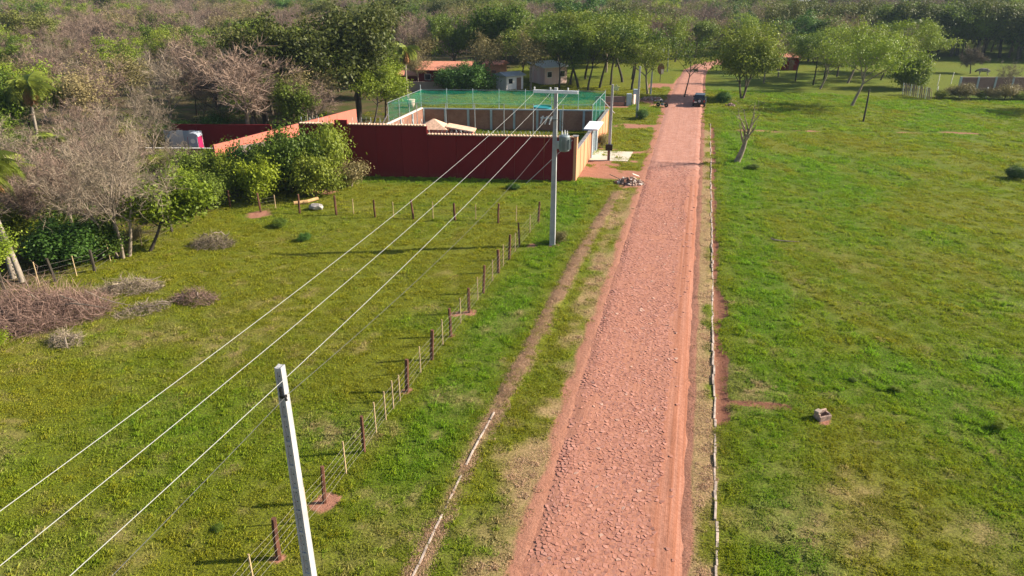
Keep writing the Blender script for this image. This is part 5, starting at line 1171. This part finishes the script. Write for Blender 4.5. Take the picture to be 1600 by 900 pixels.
MB().tube([(-.36, .3, 1.08), (-.1, .42, 1.02), (.1, .42, 1.02), (.36, .3, 1.08)], .022, 5).build('handlebar', M['chrome'], mo); MB().lathe([(.10, 0), (.09, .06), (.04, .1)], (0, .52, .9), 10, 'Y').build('headlight', M['grey_plastic'], mo)
MB().box((0, -.78, .62), (.12, .3, .04)).build('mudguard', M['black'], mo); MB().tube([(.14, .1, .3), (.16, -.7, .35)], .04, 6).build('exhaust', M['chrome'], mo)
# rubble heaps
def rubble(X, Y, rx, ry_, h, n, label, seed, cols=('rubble', 'brick', 'wall_white')):
    t = thing('rubble_heap', label, 'rubble', (X, Y, 0)); r = random.Random(seed)
    for ci, cm in enumerate(cols):
        mb = MB()
        for k in range(n if ci == 0 else n // 6):
            a = r.uniform(0, 6.28); d = math.sqrt(r.random()); x, y = rx * d * math.cos(a), ry_ * d * math.sin(a); z = h * (1 - d ** 1.5) * r.uniform(.3, 1) ; s = r.uniform(.08, .28)
            m_ = Matrix.Rotation(r.uniform(0, 3), 3, Vector((r.gauss(0, 1), r.gauss(0, 1), r.gauss(0, 1))).normalized())
            dx, dy, dz = s * r.uniform(.6, 1.8), s * r.uniform(.5, 1), s * r.uniform(.3, .7); P = [m_ @ Vector((i_ * dx * r.uniform(.7, 1), j_ * dy * r.uniform(.7, 1), k_ * dz)) for i_, j_, k_ in ((-1, -1, -1), (1, -1, -1), (1, 1, -1), (-1, 1, -1), (-1, -1, 1), (1, -1, 1), (1, 1, 1), (-1, 1, 1))]
            mb.hexa([(p.x * .5 + x, p.y * .5 + y, p.z * .5 + z + .02) for p in P])
        tag(mb.build(('broken_masonry', 'broken_brick', 'pale_chunk')[ci], M[cm], t), kind='stuff')
    return t
rh = rubble(-5.3, 67.0, 1.35, 1.0, .62, 150, 'heap of rubble and boards at the near corner of the dirt apron', 1)
for k, (x, y, z, a) in enumerate(((.5, .2, .75, .9), (.25, -.5, .45, 2.3), (-1.2, .3, .35, .1))): MB().box((0, 0, 0), (1.0 + .3 * k, .16, .05), 0).build('board', M['wall_pink' if k < 2 else 'bark'], rh, loc=(x, y, z)).rotation_euler = (.5 - .3 * k, .4, a)
rubble(-6.7, 116.9, 2.0, 1.0, .75, 130, 'heap of broken brick beside the road beyond the motorcycle', 2)
rubble(5.1, 114.6, .8, .5, .35, 40, 'few stones heaped under the round olive tree', 3)
# broken hollow block with trench in the right field
bl = thing('broken_block', 'weathered hollow masonry block standing in the right field', 'masonry block', (6.75, 29.5, -.03), R(33)); bl.scale = (.85, .85, .8)
for c, d in (((0, .2, .24), (.72, .10, .52)), ((0, -.2, .17), (.72, .10, .38)), ((-.31, 0, .22), (.10, .299, .48)), ((.31, 0, .19), (.10, .299, .42))): MB().box(c, d).build('side', M['rubble'], bl, bevel=.025)
MB().box((-.25, .1, .53), (.34, .26, .12), .3).build('pale_lump', M['wall_grey'], bl, bevel=.03)
# fallen branch, log, white stone, signs, star
o = MB().tube([(0, .1, .10), (.25, .0, .06), (.8, -.06, .05), (1.5, -.02, .05), (2.0, .05, .03)], [.07, .06, .045, .035, .02], 6).build('fallen_branch', M['bark_pale'], loc=(6.35, 53.4, .03)); tag(o, 'pale fallen stick lying in the right field', 'branch')
o = MB().tube([(-.9, -.75, .16), (0, 0, .17), (.45, .95, .2)], [.16, .15, .14], 10).build('log', M['log'], loc=(-31.4, 53.7, .02)); tag(o, 'pale sawn log lying behind the far fence by the bushes', 'log')
st = thing('boulder', 'grey-white boulder beside the log behind the far fence', 'stone', (-29.9, 52.3, 0))
bm = bmesh.new(); bmesh.ops.create_icosphere(bm, subdivisions=2, radius=.5); r_ = random.Random(4)
for v in bm.verts: v.co *= r_.uniform(.78, 1.15); v.co.z = v.co.z * .65 + .22; v.co.x *= 1.2
me = bpy.data.meshes.new('rock'); bm.to_mesh(me); bm.free(); me.materials.append(simple('pale_rock', (.34, .31, .29), .9, .5, 3, .4, 10)); link('rock', me, st)
for X, Y, h, lb in ((-6.7, 138.5, 3.2, 'brown and white board on a post, nearer of two left of the road'), (-8.3, 170.3, 4.0, 'brown and white board on a post, farther of two left of the road')):
    t = thing('road_sign', lb, 'sign', (X, Y, 0), R(6)); MB().tube([(0, 0, -.1), (0, 0, h - .6)], .06, 6).build('post', M['bark_dark'], t)
    MB().lathe([(.62, -.03), (.62, .03)], (0, -.1, 0), 18, 'Y').build('board', M['brown_board'], t, loc=(0, 0, h - .9)).scale = (1, 1, 1.6)
    MB().box((.28, -.16, h - 1.35), (.42, .02, .8)).build('pale_panel', M['white_paint'], t)
star = thing('star_sign', 'pale yellow star-shaped ornament on a stake in the yard beyond the wall', 'ornament', (-12.8, 121.9, 0))
MB().tube([(0, .05, -.1), (0, .05, .9)], .04, 5).build('stake', M['picket'], star)
pr = [((.62 if k % 2 == 0 else .34) * math.sin(k * math.pi / 5), 1.0 + (.62 if k % 2 == 0 else .34) * math.cos(k * math.pi / 5)) for k in range(10)]; MB().prism(pr, -.05, .02).build('star', M['yellow'], star)
yl = thing('clay_pot', 'pale clay pot on the lawn left of the net', 'pot', (-40.6, 101.5, 0)); MB().lathe([(.35, 0), (.55, .5), (.6, 1.1), (.5, 1.15), (.48, .9)], (0, 0, 0), 14).build('body', M['wall_pink'], yl, True); MB().lathe([(.62, 1.05), (.66, 1.1), (.62, 1.17), (.5, 1.17)], (0, 0, 0), 14).build('rim', M['wall_pink'], yl, True)

# cow grazing in the far right pasture
def cow(X, Y, rz, label):
    t = thing('cow', label, 'cow', (X, Y, gz(X, Y)), rz)
    V = [(0, 0, .98), (.45, 0, 1.0), (.75, 0, 1.0), (-.5, 0, 1.02), (-.78, 0, 1.0), (1.0, 0, 1.02), (1.28, 0, .80), (1.52, 0, .52)]; E_ = [(0, 1), (1, 2), (0, 3), (3, 4), (2, 5), (5, 6), (6, 7)]; Rd = [.36, .36, .30, .34, .26, .19, .16, .10]
    for (bx, par, hind) in ((.62, 2, 0), (-.66, 4, 1)):
        for sy in (-1, 1):
            b = len(V); V += [(bx, sy * .2, .66), (bx + (.06 if not hind else .10), sy * .21, .42), (bx - (.02 if not hind else .10), sy * .21, .24), (bx - (0 if not hind else .06), sy * .21, .03)]; Rd += [.14, .085, .06, .055]; E_ += [(par, b), (b, b + 1), (b + 1, b + 2), (b + 2, b + 3)]
    b = len(V); V += [(-.98, 0, .98), (-1.02, 0, .55)]; Rd += [.04, .03]; E_ += [(4, b), (b, b + 1)]
    for sy in (-1, 1): b = len(V); V += [(1.22, sy * .26, .93)]; Rd += [.05]; E_ += [(6, b)]
    me = bpy.data.meshes.new('body'); me.from_pydata(V, E_, []); me.materials.append(M['hide']); o = link('body', me, t)
    md = o.modifiers.new('skin', 'SKIN')
    for k, rr_ in enumerate(Rd): me.skin_vertices[0].data[k].radius = (rr_, rr_ * 1.05)
    me.skin_vertices[0].data[0].use_root = True; o.modifiers.new('sub', 'SUBSURF').levels = 1
    return t
cow(53.6, 163.0, R(160), 'dark cow with pale head grazing in the far right pasture')

# ================================================================== BRUSH PILES
def brush(X, Y, rx, ry_, h, n, rz, label, seed, pale=8, mat='twig_dead'):
    t = thing('brush_pile', label, 'brush pile', (X, Y, 0), rz); r = np.random.default_rng(seed)
    a = r.uniform(0, 6.28, n); d = np.sqrt(r.random(n)); P = np.stack([rx * d * np.cos(a), ry_ * d * np.sin(a), h * np.clip(1 - d ** 2, 0, 1) * r.uniform(.05, 1, n) + .02], 1)
    D = np.stack([np.cos(a) * .5, np.sin(a) * .4, .35 + 0 * a], 1) + r.normal(0, .65, (n, 3)) * [1.3, 1.0, .5]; D /= np.linalg.norm(D, axis=1, keepdims=True)
    V, F_, T = twig_cloud(r, list(zip(P, D)), 3, max(.5, h * .75), .010, .05); V[:, 2] = np.abs(V[:, 2] + .02); tag(link('twigs', mesh_np('twigs', V, F_, M[mat], T), t), kind='stuff')
    for k in range(pale):
        a_ = r.uniform(0, 6.28); p = np.array([rx * .8 * math.cos(a_) * r.random(), ry_ * .9 * math.sin(a_) * r.random(), h * r.uniform(.35, .95)]); L_ = rx * r.uniform(.35, .75); d_ = np.array([math.cos(a_ + r.normal(0, .6)), .7 * math.sin(a_ + r.normal(0, .6)), r.uniform(-.45, .15)]); pts = [p + d_ * L_ * f + np.array([0, 0, .12 * math.sin(f * 5 + k)]) for f in (0, .3, .6, 1)]
        pts = [np.array([q[0], q[1], max(q[2], .04)]) for q in pts]; MB().tube(pts, [.045, .04, .03, .012], 5).build('branch', M['bark_pale'], t)
    return t
brush(-35.3, 29.3, 4.0, 2.3, 1.9, 2600, R(35), 'largest reddish brush pile at the left edge of the field', 1, 14)
brush(-33.0, 34.2, 2.0, .9, .8, 600, R(20), 'greyish fan of cut branches behind the largest brush pile', 2, 5, 'twig_grey')
brush(-28.0, 33.8, 1.5, .9, .75, 420, R(0), 'small dry brush heap alone in the left field', 3, 4)
brush(-32.9, 42.6, 1.6, 1.1, .9, 500, R(10), 'dry brush heap by the bright green leaning tree', 4, 3, 'twig_grey')
brush(-31.3, 27.4, 1.0, .7, .7, 260, R(0), 'small pale brush heap in front of the largest pile', 5, 4, 'twig_grey')
brush(-30.0, 31.8, 1.6, .8, .45, 300, R(50), 'low scatter of bare branches right of the largest brush pile', 6, 5, 'twig_grey')

# ================================================================== HAZE
hz = MB(); hz.hexa([(-1000, -150, -8), (700, -150, -8), (700, 980, -8), (-1000, 980, -8), (-1000, -150, 60), (700, -150, 60), (700, 980, 60), (-1000, 980, 60)])
hm, nt = new_mat('haze_air'); t_ = NT(nt); vol = t_.n('ShaderNodeVolumePrincipled'); vol.inputs['Color'].default_value = (.60, .80, 1.0, 1); vol.inputs['Density'].default_value = 0.00013; vol.inputs['Anisotropy'].default_value = 0.2
oo = t_.n('ShaderNodeOutputMaterial'); t_.l(vol.outputs[0], oo.inputs['Volume'])
HAZE = True
if HAZE: tag(hz.build('haze', hm), 'thin pale haze over the fields and wood', 'haze', kind='stuff')
